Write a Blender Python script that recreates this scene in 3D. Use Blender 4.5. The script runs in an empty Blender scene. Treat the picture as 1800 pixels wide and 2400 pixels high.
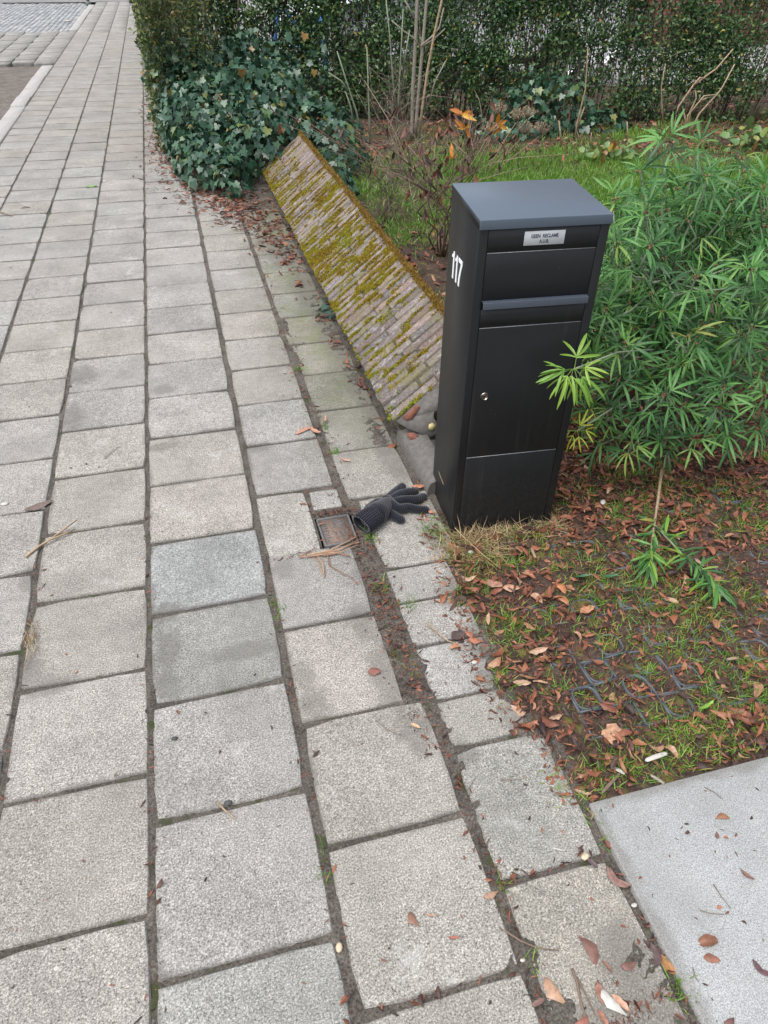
import bpy, math, random
import numpy as np
from mathutils import Matrix, Vector
random.seed(7)
RS = np.random.RandomState(7)
scene = bpy.context.scene
COL = scene.collection

# ------------------------------------------------------------------ camera
F_PX, YAW, PITCH, ROLL, CAM_H = 1664.0, 0.266973, 0.679213, 0.0126, 1.4578
_fw = np.array([math.sin(YAW)*math.cos(PITCH), math.cos(YAW)*math.cos(PITCH), -math.sin(PITCH)])
_r0 = np.array([math.cos(YAW), -math.sin(YAW), 0.0]); _u0 = np.cross(_r0, _fw)
C_R = math.cos(ROLL)*_r0+math.sin(ROLL)*_u0
C_U = -math.sin(ROLL)*_r0+math.cos(ROLL)*_u0
C_P = np.array([0, 0, CAM_H])
cd = bpy.data.cameras.new("camera"); cam = bpy.data.objects.new("camera", cd); COL.objects.link(cam)
cd.sensor_fit = 'HORIZONTAL'; cd.sensor_width = 36.0; cd.lens = 36.0*F_PX/1800.0
cd.clip_start = 0.02; cd.clip_end = 600.0
cam.matrix_world = Matrix(((C_R[0], C_U[0], -_fw[0], 0), (C_R[1], C_U[1], -_fw[1], 0),
                           (C_R[2], C_U[2], -_fw[2], CAM_H), (0, 0, 0, 1)))
scene.camera = cam

# ------------------------------------------------------------------ sky, sun, exposure
SUN_EL, SUN_AZ = math.radians(66), math.radians(-115)      # azimuth from +y, clockwise positive
world = bpy.data.worlds.new("World"); scene.world = world; world.use_nodes = True
wn = world.node_tree; wn.nodes.clear()
sky = wn.nodes.new("ShaderNodeTexSky"); sky.sky_type = 'NISHITA'; sky.sun_disc = False
sky.sun_elevation = SUN_EL; sky.sun_rotation = SUN_AZ
sky.air_density = 1.0; sky.dust_density = 4.0; sky.ozone_density = 1.0
hs = wn.nodes.new("ShaderNodeHueSaturation"); hs.inputs['Saturation'].default_value = 0.42
bg = wn.nodes.new("ShaderNodeBackground"); bg.inputs['Strength'].default_value = 0.15
wo = wn.nodes.new("ShaderNodeOutputWorld")
wn.links.new(sky.outputs[0], hs.inputs['Color']); wn.links.new(hs.outputs[0], bg.inputs['Color'])
wn.links.new(bg.outputs[0], wo.inputs['Surface'])
sd = bpy.data.lights.new("sun", 'SUN'); sd.energy = 1.0; sd.angle = math.radians(50); sd.color = (1.0, 0.97, 0.93)
sun = bpy.data.objects.new("sun", sd); COL.objects.link(sun)
_sdir = Vector((math.sin(SUN_AZ)*math.cos(SUN_EL), math.cos(SUN_AZ)*math.cos(SUN_EL), math.sin(SUN_EL)))
sun.rotation_euler = _sdir.to_track_quat('Z', 'Y').to_euler()
vs = scene.view_settings
vs.view_transform = 'Standard'; vs.look = 'None'; vs.gamma = 1.0; vs.use_curve_mapping = False
vs.exposure = 0.95
scene.cycles.max_bounces = 8; scene.cycles.transparent_max_bounces = 8
scene.cycles.use_denoising = True

# ------------------------------------------------------------------ helpers
def at_z(px, py, z=0.0):
    """point of the height-z plane seen at photograph pixel px, py"""
    d = _fw+(px-900)/F_PX*C_R-(py-1200)/F_PX*C_U
    return C_P+d*((z-CAM_H)/d[2])
def at_y(px, py, y):
    d = _fw+(px-900)/F_PX*C_R-(py-1200)/F_PX*C_U
    return C_P+d*(y/d[1])
def sstep(a, b, x):
    t = np.clip((np.asarray(x, float)-a)/(b-a), 0, 1); return t*t*(3-2*t)
def vnoise(x, y, s=1.0, seed=0):
    x = np.asarray(x, float)*s; y = np.asarray(y, float)*s
    xi = np.floor(x).astype(np.int64); yi = np.floor(y).astype(np.int64); fx = x-xi; fy = y-yi
    fx = fx*fx*(3-2*fx); fy = fy*fy*(3-2*fy)
    def h(a, b):
        n = (a*374761393+b*668265263+seed*69069) & 0xffffffff
        n = ((n ^ (n >> 13))*1274126177) & 0xffffffff
        return ((n ^ (n >> 16)) & 0xffff)/65535.0
    return (h(xi, yi)*(1-fx)+h(xi+1, yi)*fx)*(1-fy)+(h(xi, yi+1)*(1-fx)+h(xi+1, yi+1)*fx)*fy
def fbm(x, y, s=1.0, o=4, seed=0):
    v = 0; a = 0.5; t = 0
    for i in range(o):
        v = v+a*vnoise(x, y, s*2**i, seed+i*17); t += a; a *= 0.55
    return v/t
def tag(o, label=None, cat=None, group=None, kind=None):
    if label: o['label'] = label
    if cat: o['category'] = cat
    if group: o['group'] = group
    if kind: o['kind'] = kind
    return o
def link(o, parent=None):
    COL.objects.link(o)
    if parent is not None: o.parent = parent
    return o
def empty(name, loc=(0, 0, 0), rot=(0, 0, 0), label=None, cat=None, group=None, kind=None):
    o = bpy.data.objects.new(name, None); o.location = loc; o.rotation_euler = rot; o.empty_display_size = 0.1
    link(o); return tag(o, label, cat, group, kind)
def tri(F):
    out = []
    for f in F:
        for i in range(1, len(f)-1): out.append((f[0], f[i], f[i+1]))
    return np.array(out, np.int64).reshape(-1, 3)
def raw_mesh(name, V, F, mat=None, smooth=False, tone=None):
    V = np.ascontiguousarray(V, np.float32); F = np.ascontiguousarray(F, np.int32)
    me = bpy.data.meshes.new(name); n, m, k = len(V), len(F), F.shape[1]
    me.vertices.add(n); me.vertices.foreach_set('co', V.ravel())
    me.loops.add(m*k); me.loops.foreach_set('vertex_index', F.ravel())
    me.polygons.add(m); me.polygons.foreach_set('loop_start', np.arange(0, m*k, k, dtype=np.int32))
    if smooth: me.polygons.foreach_set('use_smooth', np.ones(m, bool))
    if tone is not None:
        a = me.attributes.new('tone', 'FLOAT', 'FACE'); a.data.foreach_set('value', np.ascontiguousarray(tone, np.float32))
    me.update(calc_edges=True)
    if mat: me.materials.append(mat)
    return me
def obj(name, me, parent=None, loc=None, rot=None):
    o = bpy.data.objects.new(name, me)
    if loc is not None: o.location = loc
    if rot is not None: o.rotation_euler = rot
    return link(o, parent)
class Acc:
    """collects pieces of geometry that become one mesh"""
    def __init__(s): s.V = []; s.F = []; s.T = []; s.n = 0
    def add(s, V, F, tone=0.5):
        V = np.asarray(V, float).reshape(-1, 3); F = F if isinstance(F, np.ndarray) and F.ndim == 2 and F.shape[1] == 3 else tri(F)
        s.V.append(V); s.F.append(F+s.n); s.n += len(V)
        s.T.append(np.full(len(F), tone) if np.isscalar(tone) else np.asarray(tone))
    def mesh(s, name, mat, smooth=False):
        return raw_mesh(name, np.concatenate(s.V), np.concatenate(s.F), mat, smooth, np.concatenate(s.T))
    def build(s, name, mat, parent=None, smooth=False, **k):
        return obj(name, s.mesh(name, mat, smooth), parent, **k)
def box(x0, x1, y0, y1, z0, z1):
    V = [(x, y, z) for z in (z0, z1) for x, y in ((x0, y0), (x1, y0), (x1, y1), (x0, y1))]
    return V, [(3, 2, 1, 0), (4, 5, 6, 7), (0, 1, 5, 4), (1, 2, 6, 5), (2, 3, 7, 6), (3, 0, 4, 7)]
def cbox(x0, x1, y0, y1, z0, z1, c):
    """box with its four upright edges and its top edge chamfered"""
    r = [(x0+c, y0), (x1-c, y0), (x1, y0+c), (x1, y1-c), (x1-c, y1), (x0+c, y1), (x0, y1-c), (x0, y0+c)]
    cx, cy = (x0+x1)/2, (y0+y1)/2
    def inset(p): return (p[0]+(c if p[0] < cx else -c)*(1 if abs(p[0]-cx) > abs(x1-x0)/2-c*1.5 else 0), p[1]+(c if p[1] < cy else -c)*(1 if abs(p[1]-cy) > abs(y1-y0)/2-c*1.5 else 0))
    V = [(x, y, z0) for x, y in r]+[(x, y, z1-c) for x, y in r]+[(*inset(p), z1) for p in r]
    F = [tuple(range(7, -1, -1))]+[(i, (i+1) % 8, (i+1) % 8+8, i+8) for i in range(8)]+[(i+8, (i+1) % 8+8, (i+1) % 8+16, i+16) for i in range(8)]+[tuple(range(16, 24))]
    return V, F
def tube(P, rad, sides=5, cap=True):
    P = np.asarray(P, float); n = len(P); rad = np.broadcast_to(np.asarray(rad, float), (n,))
    T = np.gradient(P, axis=0); T /= np.linalg.norm(T, axis=1)[:, None]+1e-9
    ref = np.array([0, 0, 1.0]) if abs(T[0, 2]) < 0.9 else np.array([1.0, 0, 0])
    A = np.cross(T, ref); A /= np.linalg.norm(A, axis=1)[:, None]+1e-9; B = np.cross(T, A)
    ang = np.arange(sides)*2*math.pi/sides
    V = (P[:, None, :]+rad[:, None, None]*(np.cos(ang)[None, :, None]*A[:, None, :]+np.sin(ang)[None, :, None]*B[:, None, :])).reshape(-1, 3)
    i = np.arange(n-1)[:, None]*sides; j = np.arange(sides)[None, :]; k = (j+1) % sides
    a, b, c, d = i+j, i+k, i+sides+k, i+sides+j
    F = np.concatenate([np.stack([a, b, c], -1).reshape(-1, 3), np.stack([a, c, d], -1).reshape(-1, 3)])
    if cap: F = np.concatenate([F, tri([tuple(range(sides-1, -1, -1)), tuple(range((n-1)*sides, n*sides))])])
    return V, F
def frames(D, N):
    """rotation matrices with columns x, y = D (leaf axis), z close to N (leaf face)"""
    D = D/np.linalg.norm(D, axis=1)[:, None]; X = np.cross(D, N); X /= np.linalg.norm(X, axis=1)[:, None]+1e-9
    Z = np.cross(X, D); return np.stack([X, D, Z], -1)
def bake(temps, which, Rm, pos, tone, extra=None):
    """many leaves as one vertex and face array; temps = [(V, F)], which = template index of each"""
    Vs, Fs, Ts, n = [], [], [], 0
    for t, (tv, tf) in enumerate(temps):
        s = np.nonzero(which == t)[0]
        if not len(s): continue
        v = np.einsum('nij,kj->nki', Rm[s], tv)+pos[s][:, None, :]
        f = tf[None]+(np.arange(len(s))*len(tv))[:, None, None]+n
        Vs.append(v.reshape(-1, 3)); Fs.append(f.reshape(-1, 3)); Ts.append(np.repeat(tone[s], len(tf))); n += len(s)*len(tv)
    return np.concatenate(Vs), np.concatenate(Fs), np.concatenate(Ts)
def leaf_t(outline, seg_curl=0.0, fold=0.15, jag=None):
    """leaf along +y of length 1: outline = [(y, half width)], folded at the midrib and curled along its length"""
    V, F = [], []
    for i, (y, w) in enumerate(outline):
        z = -seg_curl*y*y
        V += [(-w, y, z+fold*w), (0, y, z), (w, y, z+fold*w)]
    for i in range(len(outline)-1):
        a = 3*i; F += [(a, a+1, a+4, a+3), (a+1, a+2, a+5, a+4)]
    return np.array(V), tri(F)
def rnd(a, b, n=None): return RS.uniform(a, b, n)

# ------------------------------------------------------------------ materials
class N:
    def __init__(s, name):
        s.m = bpy.data.materials.new(name); s.m.use_nodes = True; s.t = s.m.node_tree; s.b = s.t.nodes['Principled BSDF']; s.out = s.t.nodes['Material Output']
    def n(s, typ, **k):
        o = s.t.nodes.new('ShaderNode'+typ)
        for a, v in k.items(): setattr(o, a, v)
        return o
    def l(s, a, b): s.t.links.new(a, b)
    def set(s, sock, v):
        if hasattr(v, 'links') or hasattr(v, 'is_linked'): s.l(v, sock)
        else: sock.default_value = v
    def pos(s): return s.n('NewGeometry').outputs['Position']
    def noise(s, scale, detail=3, vec=None, rough=0.55, dist=0.0):
        o = s.n('TexNoise'); o.inputs['Scale'].default_value = scale; o.inputs['Detail'].default_value = detail
        o.inputs['Roughness'].default_value = rough; o.inputs['Distortion'].default_value = dist
        s.l(vec if vec is not None else s.pos(), o.inputs['Vector']); return o.outputs['Fac']
    def vor(s, scale, vec=None, feat='F1'):
        o = s.n('TexVoronoi', feature=feat); o.inputs['Scale'].default_value = scale
        s.l(vec if vec is not None else s.pos(), o.inputs['Vector']); return o.outputs['Distance']
    def ramp(s, fac, stops, interp='LINEAR'):
        o = s.n('ValToRGB'); e = o.color_ramp.elements; o.color_ramp.interpolation = interp
        while len(e) < len(stops): e.new(0.5)
        for el, (p, c) in zip(e, stops):
            el.position = p; el.color = (c, c, c, 1) if np.isscalar(c) else (*c, 1)
        s.set(o.inputs['Fac'], fac); return o.outputs['Color']
    def mix(s, fac, a, b, mode='MIX'):
        o = s.n('Mix', data_type='RGBA', blend_type=mode)
        s.set(o.inputs[0], fac)
        for i, v in ((6, a), (7, b)):
            if isinstance(v, tuple): v = (*v, 1)
            s.set(o.inputs[i], v)
        return o.outputs[2]
    def math(s, op, a, b=0.0, c=0.0):
        o = s.n('Math', operation=op)
        for i, v in enumerate((a, b, c)): s.set(o.inputs[i], v)
        return o.outputs[0]
    def rng(s, v, a, b, c=0.0, d=1.0):
        o = s.n('MapRange', interpolation_type='SMOOTHSTEP'); s.set(o.inputs[0], v)
        for i, x in enumerate((a, b, c, d)): o.inputs[i+1].default_value = x
        return o.outputs[0]
    def xyz(s, v=None):
        o = s.n('SeparateXYZ'); s.l(v if v is not None else s.pos(), o.inputs[0]); return o.outputs
    def attr(s, name='tone'): return s.n('Attribute', attribute_name=name).outputs['Fac']
    def oinfo(s, w): return s.n('ObjectInfo').outputs[w]
    def bump(s, h, strength=0.3, dist=0.002):
        o = s.n('Bump'); o.inputs['Strength'].default_value = strength; o.inputs['Distance'].default_value = dist
        s.l(h, o.inputs['Height']); s.l(o.outputs[0], s.b.inputs['Normal'])
    def done(s, col=None, rough=0.7, metal=0.0, spec=0.5, transl=0.0):
        if col is not None: s.set(s.b.inputs['Base Color'], (*col, 1) if isinstance(col, tuple) else col)
        s.set(s.b.inputs['Roughness'], rough); s.b.inputs['Metallic'].default_value = metal
        s.b.inputs['Specular IOR Level'].default_value = spec
        if transl:
            t = s.n('BsdfTranslucent'); mx = s.n('MixShader'); mx.inputs[0].default_value = transl
            s.set(t.inputs['Color'], (*col, 1) if isinstance(col, tuple) else col)
            s.l(s.b.outputs[0], mx.inputs[1]); s.l(t.outputs[0], mx.inputs[2]); s.l(mx.outputs[0], s.out.inputs['Surface'])
        return s.m
def m_leaf(name, stops, rough=0.45, transl=0.2, vein=0.25, obj_random=False, spec=0.5, scale=60):
    k = N(name); f = k.oinfo('Random') if obj_random else k.attr()
    f = k.math('ADD', f, k.math('MULTIPLY', k.math('SUBTRACT', k.noise(scale, 2), 0.5), vein))
    return k.done(k.ramp(f, stops), rough, spec=spec, transl=transl)
def m_plain(name, col, rough=0.6, var=0.15, scale=30, metal=0.0, spec=0.5, bump=0.0, bscale=200):
    k = N(name); f = k.noise(scale, 4)
    c = k.ramp(f, [(0.3, tuple(x*(1-var) for x in col)), (0.7, tuple(x*(1+var) for x in col))])
    if bump: k.bump(k.noise(bscale, 3), bump, 0.002)
    return k.done(c, rough, metal, spec)

STAINS = [(-0.52, 1.28, 0.09, 0.045), (-0.565, 1.34, 0.05, 0.07), (-0.22, 1.455, 0.05, 0.05), (-0.22, 1.33, 0.04, 0.09), (-0.225, 1.21, 0.04, 0.06), (0.12, 1.06, 0.05, 0.08), (0.11, 1.15, 0.04, 0.06), (0.11, 1.56, 0.05, 0.06), (-0.20, 2.74, 0.07, 0.06), (-0.22, 2.31, 0.07, 0.04),
          (-0.53, 2.95, 0.07, 0.12), (-0.545, 2.60, 0.06, 0.14), (0.13, 2.22, 0.06, 0.04), (-0.60, 1.70, 0.04, 0.07), (-0.90, 1.70, 0.08, 0.04), (0.30, 1.30, 0.05, 0.10), (0.32, 1.10, 0.06, 0.14), (0.34, 0.93, 0.06, 0.08), (0.47, 0.28, 0.10, 0.06), (0.58, 0.36, 0.07, 0.10), (0.60, 0.25, 0.12, 0.08), (0.42, 0.84, 0.05, 0.05), (-0.02, 1.27, 0.12, 0.04), (0.61, 1.56, 0.06, 0.12), (0.60, 1.34, 0.09, 0.09), (0.60, 1.14, 0.08, 0.10), (0.57, 1.02, 0.08, 0.07), (0.61, 0.90, 0.09, 0.09), (0.655, 0.78, 0.06, 0.10), (0.36, 1.45, 0.06, 0.12), (0.585, 2.05, 0.06, 0.25), (0.60, 2.5, 0.08, 0.35), (0.59, 3.1, 0.10, 0.4), (0.58, 3.7, 0.13, 0.4), (0.55, 4.3, 0.2, 0.4)]
def mat_tile():
    k = N('paving_concrete')
    g1 = k.noise(260, 2, rough=0.7); g2 = k.noise(620, 1); big = k.noise(5, 4); mid = k.noise(38, 4)
    dist = k.noise(900, 1)
    grain = k.math('ADD', k.math('MULTIPLY', g1, 0.6), k.math('MULTIPLY', g2, 0.4))
    col = k.ramp(grain, [(0.35, (0.052, 0.049, 0.044)), (0.44, (0.180, 0.172, 0.157)), (0.54, (0.286, 0.275, 0.255)), (0.64, (0.50, 0.483, 0.452))])
    col = k.mix(1.0, col, k.ramp(big, [(0.3, 0.80), (0.5, 0.97), (0.7, 1.12)]), 'MULTIPLY')
    col = k.mix(1.0, col, k.ramp(mid, [(0.35, 0.90), (0.65, 1.08)]), 'MULTIPLY')
    col = k.mix(1.0, col, k.oinfo('Color'), 'MULTIPLY')
    t = k.attr(); col = k.mix(1.0, col, k.ramp(t, [(0.0, 1.0), (0.01, 0.86), (1.0, 1.14)]), 'MULTIPLY')
    # white lime bloom
    bloom = k.math('MULTIPLY', k.rng(k.noise(7, 4, dist=0.6), 0.60, 0.72), k.rng(k.noise(55, 3), 0.35, 0.6))
    col = k.mix(k.math('MULTIPLY', bloom, 0.45), col, (0.44, 0.44, 0.43))
    # algae beside the garden wall
    x, y, z = k.xyz()
    al = k.math('MULTIPLY', k.rng(k.math('ADD', x, k.math('MULTIPLY', k.noise(6, 3), 0.35)), 0.36, 0.75), k.rng(y, 1.55, 2.6))
    col = k.mix(k.math('MULTIPLY', al, 0.85), col, k.mix(1.0, col, (0.46, 0.49, 0.36), 'MULTIPLY'))
    moss = k.math('MULTIPLY', k.rng(k.noise(9, 4), 0.50, 0.66), k.math('MULTIPLY', al, k.rng(y, 2.0, 3.4)))
    col = k.mix(k.math('MULTIPLY', moss, 0.6), col, (0.13, 0.15, 0.055))
    spot = k.math('MULTIPLY', k.rng(k.vor(17), 0.05, 0.13, 1.0, 0.0), k.rng(k.noise(4, 2), 0.52, 0.62))
    col = k.mix(k.math('MULTIPLY', spot, 0.30), col, (0.40, 0.40, 0.37))
    gum = k.math('MULTIPLY', k.rng(k.vor(6.3), 0.035, 0.05, 1.0, 0.0), k.rng(k.noise(2.3, 2), 0.5, 0.56)); col = k.mix(k.math('MULTIPLY', gum, 0.35), col, (0.09, 0.088, 0.085))
    # dirt worn into the edges
    gx, gy, gz = k.xyz(k.n('TexCoord').outputs['Generated'])
    ex = k.math('MINIMUM', gx, k.math('SUBTRACT', 1.0, gx)); ey = k.math('MINIMUM', gy, k.math('SUBTRACT', 1.0, gy))
    e = k.math('MINIMUM', ex, ey); n2 = k.math('ADD', k.math('MULTIPLY', k.noise(6.5, 3), 0.16), k.math('MULTIPLY', k.noise(70, 3), 0.05))
    dirt = k.rng(k.math('SUBTRACT', k.math('ADD', e, 0.10), n2), -0.02, 0.03, 1.0, 0.0)
    col = k.mix(k.math('MULTIPLY', dirt, 0.55), col, (0.095, 0.088, 0.078))
    # settled dust and mud on particular tile corners
    wob = k.math('ADD', k.math('MULTIPLY', k.noise(28, 4), 0.9), k.math('MULTIPLY', k.noise(120, 2), 0.5)); acc_ = None
    for sx, sy, rx, ry in STAINS:
        q = k.math('SQRT', k.math('ADD', k.math('POWER', k.math('DIVIDE', k.math('SUBTRACT', x, sx), rx), 2.0), k.math('POWER', k.math('DIVIDE', k.math('SUBTRACT', y, sy), ry), 2.0)))
        acc_ = q if acc_ is None else k.math('MINIMUM', acc_, q)
    st = k.rng(k.math('ADD', acc_, wob), 1.15, 1.75, 1.0, 0.0)
    col = k.mix(k.math('MULTIPLY', st, 0.52), col, (0.105, 0.098, 0.088))
    k.bump(grain, 0.55, 0.0025)
    return k.done(col, k.rng(g1, 0.3, 0.7, 0.75, 0.95), spec=0.4)
def mat_soil(name, dark, light, fine=140, moss=None):
    k = N(name); a = k.noise(fine, 4, rough=0.7); b = k.noise(11, 4)
    col = k.ramp(a, [(0.3, dark), (0.55, light), (0.75, tuple(min(1, c*1.8) for c in light))])
    col = k.mix(1.0, col, k.ramp(b, [(0.3, 0.65), (0.7, 1.3)]), 'MULTIPLY')
    if moss: col = k.mix(k.rng(k.noise(16, 4), 0.56, 0.68), col, moss)
    k.bump(a, 0.9, 0.006); return k.done(col, 0.92, spec=0.25)
def mat_slab():
    k = N('fine_concrete'); g = k.noise(420, 2, rough=0.7); b = k.noise(6, 4)
    col = k.ramp(g, [(0.34, (0.178, 0.184, 0.184)), (0.5, (0.300, 0.310, 0.310)), (0.66, (0.43, 0.442, 0.442))])
    col = k.mix(1.0, col, k.ramp(b, [(0.3, 0.90), (0.7, 1.06)]), 'MULTIPLY')
    sp = k.rng(k.vor(75), 0.05, 0.10, 1.0, 0.0); sp = k.math('MULTIPLY', sp, k.rng(k.noise(20, 2), 0.5, 0.6))
    col = k.mix(k.math('MULTIPLY', sp, 0.5), col, (0.12, 0.12, 0.12))
    x, y, z = k.xyz(); ed = k.math('MINIMUM', k.math('SUBTRACT', x, 0.646), k.math('SUBTRACT', 0.655, y))
    so = k.rng(k.math('SUBTRACT', ed, k.math('MULTIPLY', k.noise(14, 4), 0.055)), -0.022, 0.004, 1.0, 0.0)
    col = k.mix(k.math('MULTIPLY', so, 0.45), col, (0.11, 0.095, 0.075)); bl = k.rng(k.noise(3.2, 5), 0.48, 0.68)
    col = k.mix(k.math('MULTIPLY', bl, 0.22), col, (0.18, 0.18, 0.165))
    k.bump(g, 0.25, 0.001); return k.done(col, 0.8, spec=0.35)
def mat_brick(name, lich=0.5):
    k = N(name); a = k.noise(120, 4, rough=0.7); b = k.noise(14, 4)
    col = k.ramp(a, [(0.3, (0.085, 0.066, 0.060)), (0.5, (0.165, 0.132, 0.122)), (0.7, (0.25, 0.212, 0.198))])
    col = k.mix(1.0, col, k.oinfo('Color'), 'MULTIPLY')
    li = k.math('MULTIPLY', k.rng(k.noise(45, 4), 0.52, 0.64), k.rng(b, 0.35, 0.6))
    col = k.mix(k.math('MULTIPLY', li, lich), col, (0.33, 0.32, 0.30))
    al = k.rng(k.noise(9, 3), 0.45, 0.68); col = k.mix(k.math('MULTIPLY', al, 0.55), col, (0.16, 0.145, 0.062))
    k.bump(a, 0.7, 0.003); return k.done(col, 0.92, spec=0.25)
def mat_black(name, col, rough, spec):
    k = N(name); du = k.noise(260, 3); st = k.noise(3.5, 4)
    z = k.xyz()[2]
    splash = k.math('MULTIPLY', k.rng(z, 0.02, 0.34, 1.0, 0.0), k.rng(k.noise(420, 2), 0.50, 0.66))
    c = k.mix(k.math('MULTIPLY', splash, 0.20), (*col,), (0.16, 0.155, 0.145))
    sp = k.math('MULTIPLY', k.rng(k.vor(42), 0.03, 0.06, 1.0, 0.0), k.rng(k.noise(23, 2), 0.60, 0.66))
    c = k.mix(k.math('MULTIPLY', sp, 0.35), c, (0.25, 0.25, 0.24))
    mp = k.n('Mapping'); mp.inputs['Scale'].default_value = (55, 55, 1.6); k.l(k.pos(), mp.inputs[0])
    streak = k.math('MULTIPLY', k.rng(k.noise(1.0, 3, mp.outputs[0]), 0.52, 0.72), k.rng(st, 0.40, 0.62)); c = k.mix(k.math('MULTIPLY', streak, 0.16), c, (0.075, 0.075, 0.073))
    k.bump(k.noise(900, 2), 0.06, 0.0004)
    return k.done(c, k.math('ADD', k.rng(st, 0.3, 0.7, rough-0.05, rough+0.07), k.math('MULTIPLY', splash, 0.15)), spec=spec)

BARK = [(0.0, (0.055, 0.042, 0.033)), (0.5, (0.16, 0.125, 0.098)), (1.0, (0.31, 0.26, 0.21))]
M = {}
M['tile'] = mat_tile()
M['joint'] = mat_soil('joint_dirt', (0.030, 0.027, 0.024), (0.115, 0.102, 0.088), 190, (0.050, 0.058, 0.026))
M['soil'] = mat_soil('garden_earth', (0.016, 0.011, 0.009), (0.070, 0.047, 0.036), 120, (0.11, 0.10, 0.028))
M['slab'] = mat_slab()
M['kerb'] = m_plain('kerb_concrete', (0.34, 0.33, 0.315), 0.85, 0.16, 60, bump=0.3)
M['asphalt'] = m_plain('asphalt', (0.17, 0.165, 0.16), 0.9, 0.35, 12, bump=0.4)
M['bay'] = m_leaf('grey_brick_paving', [(0, (.19, .20, .205)), (.5, (.26, .27, .275)), (1, (.34, .345, .345))], .85, 0, .3, scale=12)
M['ground'] = m_plain('far_ground', (0.14, 0.13, 0.11), 0.95, 0.3, 3)
M['brick'] = mat_brick('coping_brick'); M['wallbrick'] = mat_brick('wall_brick', 0.2)
M['mortar'] = mat_soil('mossy_mortar', (0.030, 0.030, 0.020), (0.135, 0.125, 0.095), 90, (0.085, 0.085, 0.022))
M['plaster'] = m_plain('cracked_render', (0.105, 0.098, 0.090), 0.85, 0.25, 55, bump=0.35)
M['redbrick'] = m_plain('bare_brick', (0.17, 0.065, 0.045), 0.9, 0.3, 60, bump=0.4)
M['foam'] = m_plain('yellow_filler', (0.42, 0.36, 0.17), 0.9, 0.35, 40, bump=0.5, bscale=60)
M['moss'] = m_leaf('moss', [(0.0, (0.12, 0.085, 0.022)), (0.2, (0.24, 0.155, 0.020)), (0.42, (0.34, 0.255, 0.024)), (0.65, (0.29, 0.275, 0.030)), (0.85, (0.20, 0.26, 0.028)), (1.0, (0.18, 0.31, 0.030))], 0.85, 0.15, 0.4, spec=0.2)
M['lichen'] = m_leaf('orange_moss', [(0.0, (0.12, 0.075, 0.025)), (0.5, (0.245, 0.145, 0.030)), (1.0, (0.26, 0.205, 0.055))], 0.9, 0.1, 0.5, spec=0.2)
M['black'] = mat_black('black_powder_coat', (0.0085, 0.0094, 0.0108), 0.42, 0.36)
M['lid'] = mat_black('lid_sky_sheen', (0.068, 0.092, 0.120), 0.38, 0.55)  # dark powder coat with its sky reflection painted into the base colour
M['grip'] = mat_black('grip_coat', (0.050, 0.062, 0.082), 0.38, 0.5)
M['gap'] = m_plain('dark_gap', (0.002, 0.002, 0.002), 0.9)
M['steel'] = m_plain('brushed_steel', (0.55, 0.52, 0.46), 0.28, 0.1, 200, metal=1.0)
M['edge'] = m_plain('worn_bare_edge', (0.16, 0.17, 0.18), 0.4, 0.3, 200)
M['sign'] = m_plain('silver_plate', (0.40, 0.42, 0.43), 0.5, 0.05, 50)
M['ink'] = m_plain('dark_print', (0.03, 0.045, 0.075), 0.6)
M['white'] = m_plain('white_vinyl', (0.80, 0.82, 0.83), 0.5, 0.03)
M['iron'] = m_plain('cast_iron', (0.11, 0.112, 0.115), 0.5, 0.3, 200, bump=0.3)
M['rust'] = m_plain('dirty_iron', (0.15, 0.105, 0.082), 0.75, 0.35, 150, bump=0.5)
def mat_knit(name):
    k = N(name); a = k.noise(420, 3); b = k.noise(40, 2)
    col = k.ramp(a, [(0.3, (0.003, 0.003, 0.006)), (0.55, (0.0085, 0.009, 0.016)), (0.75, (0.026, 0.028, 0.045))])
    w = k.n('TexWave'); w.inputs['Scale'].default_value = 48; w.inputs['Distortion'].default_value = 2.5; w.inputs['Detail'].default_value = 2
    k.l(k.pos(), w.inputs['Vector'])
    col = k.mix(0.6, col, k.mix(1.0, col, k.ramp(w.outputs['Fac'], [(0.2, 0.5), (0.8, 1.5)]), 'MULTIPLY'))
    k.bump(w.outputs['Fac'], 0.5, 0.0015)
    k.b.inputs['Sheen Weight'].default_value = 0.3
    return k.done(col, 0.95, spec=0.15)
M['knit'] = mat_knit('navy_knit')
M['plastic'] = m_plain('grey_plastic_grid', (0.070, 0.080, 0.092), 0.5, 0.25, 60)
M['choisya'] = m_leaf('shrub_leaf', [(0.0, (0.022, 0.074, 0.020)), (0.5, (0.062, 0.188, 0.044)), (0.85, (0.125, 0.29, 0.064)), (0.97, (0.19, 0.30, 0.06)), (1.0, (0.30, 0.30, 0.06))], 0.48, 0.25, 0.15, True)
M['choisya_s'] = m_leaf('shrub_leaf_joined', [(0.0, (0.022, 0.074, 0.020)), (0.5, (0.062, 0.188, 0.044)), (0.85, (0.125, 0.29, 0.064)), (0.97, (0.19, 0.30, 0.06)), (1.0, (0.30, 0.30, 0.06))], 0.48, 0.25, 0.15)
M['choisya_y'] = m_leaf('young_leaf', [(0.0, (0.09, 0.22, 0.030)), (0.5, (0.15, 0.30, 0.04)), (1.0, (0.23, 0.36, 0.05))], 0.4, 0.3, 0.15, True)
M['choisya_yel'] = m_leaf('yellowed_leaf', [(0.0, (0.32, 0.36, 0.03)), (1.0, (0.42, 0.44, 0.05))], 0.45, 0.3, 0.15, True)
M['ivy'] = m_leaf('ivy_leaf', [(0.0, (0.015, 0.050, 0.032)), (0.5, (0.036, 0.094, 0.054)), (0.86, (0.055, 0.12, 0.062)), (0.97, (0.09, 0.16, 0.06)), (1.0, (0.13, 0.18, 0.05))], 0.33, 0.12, 0.15, True, scale=120)
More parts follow.
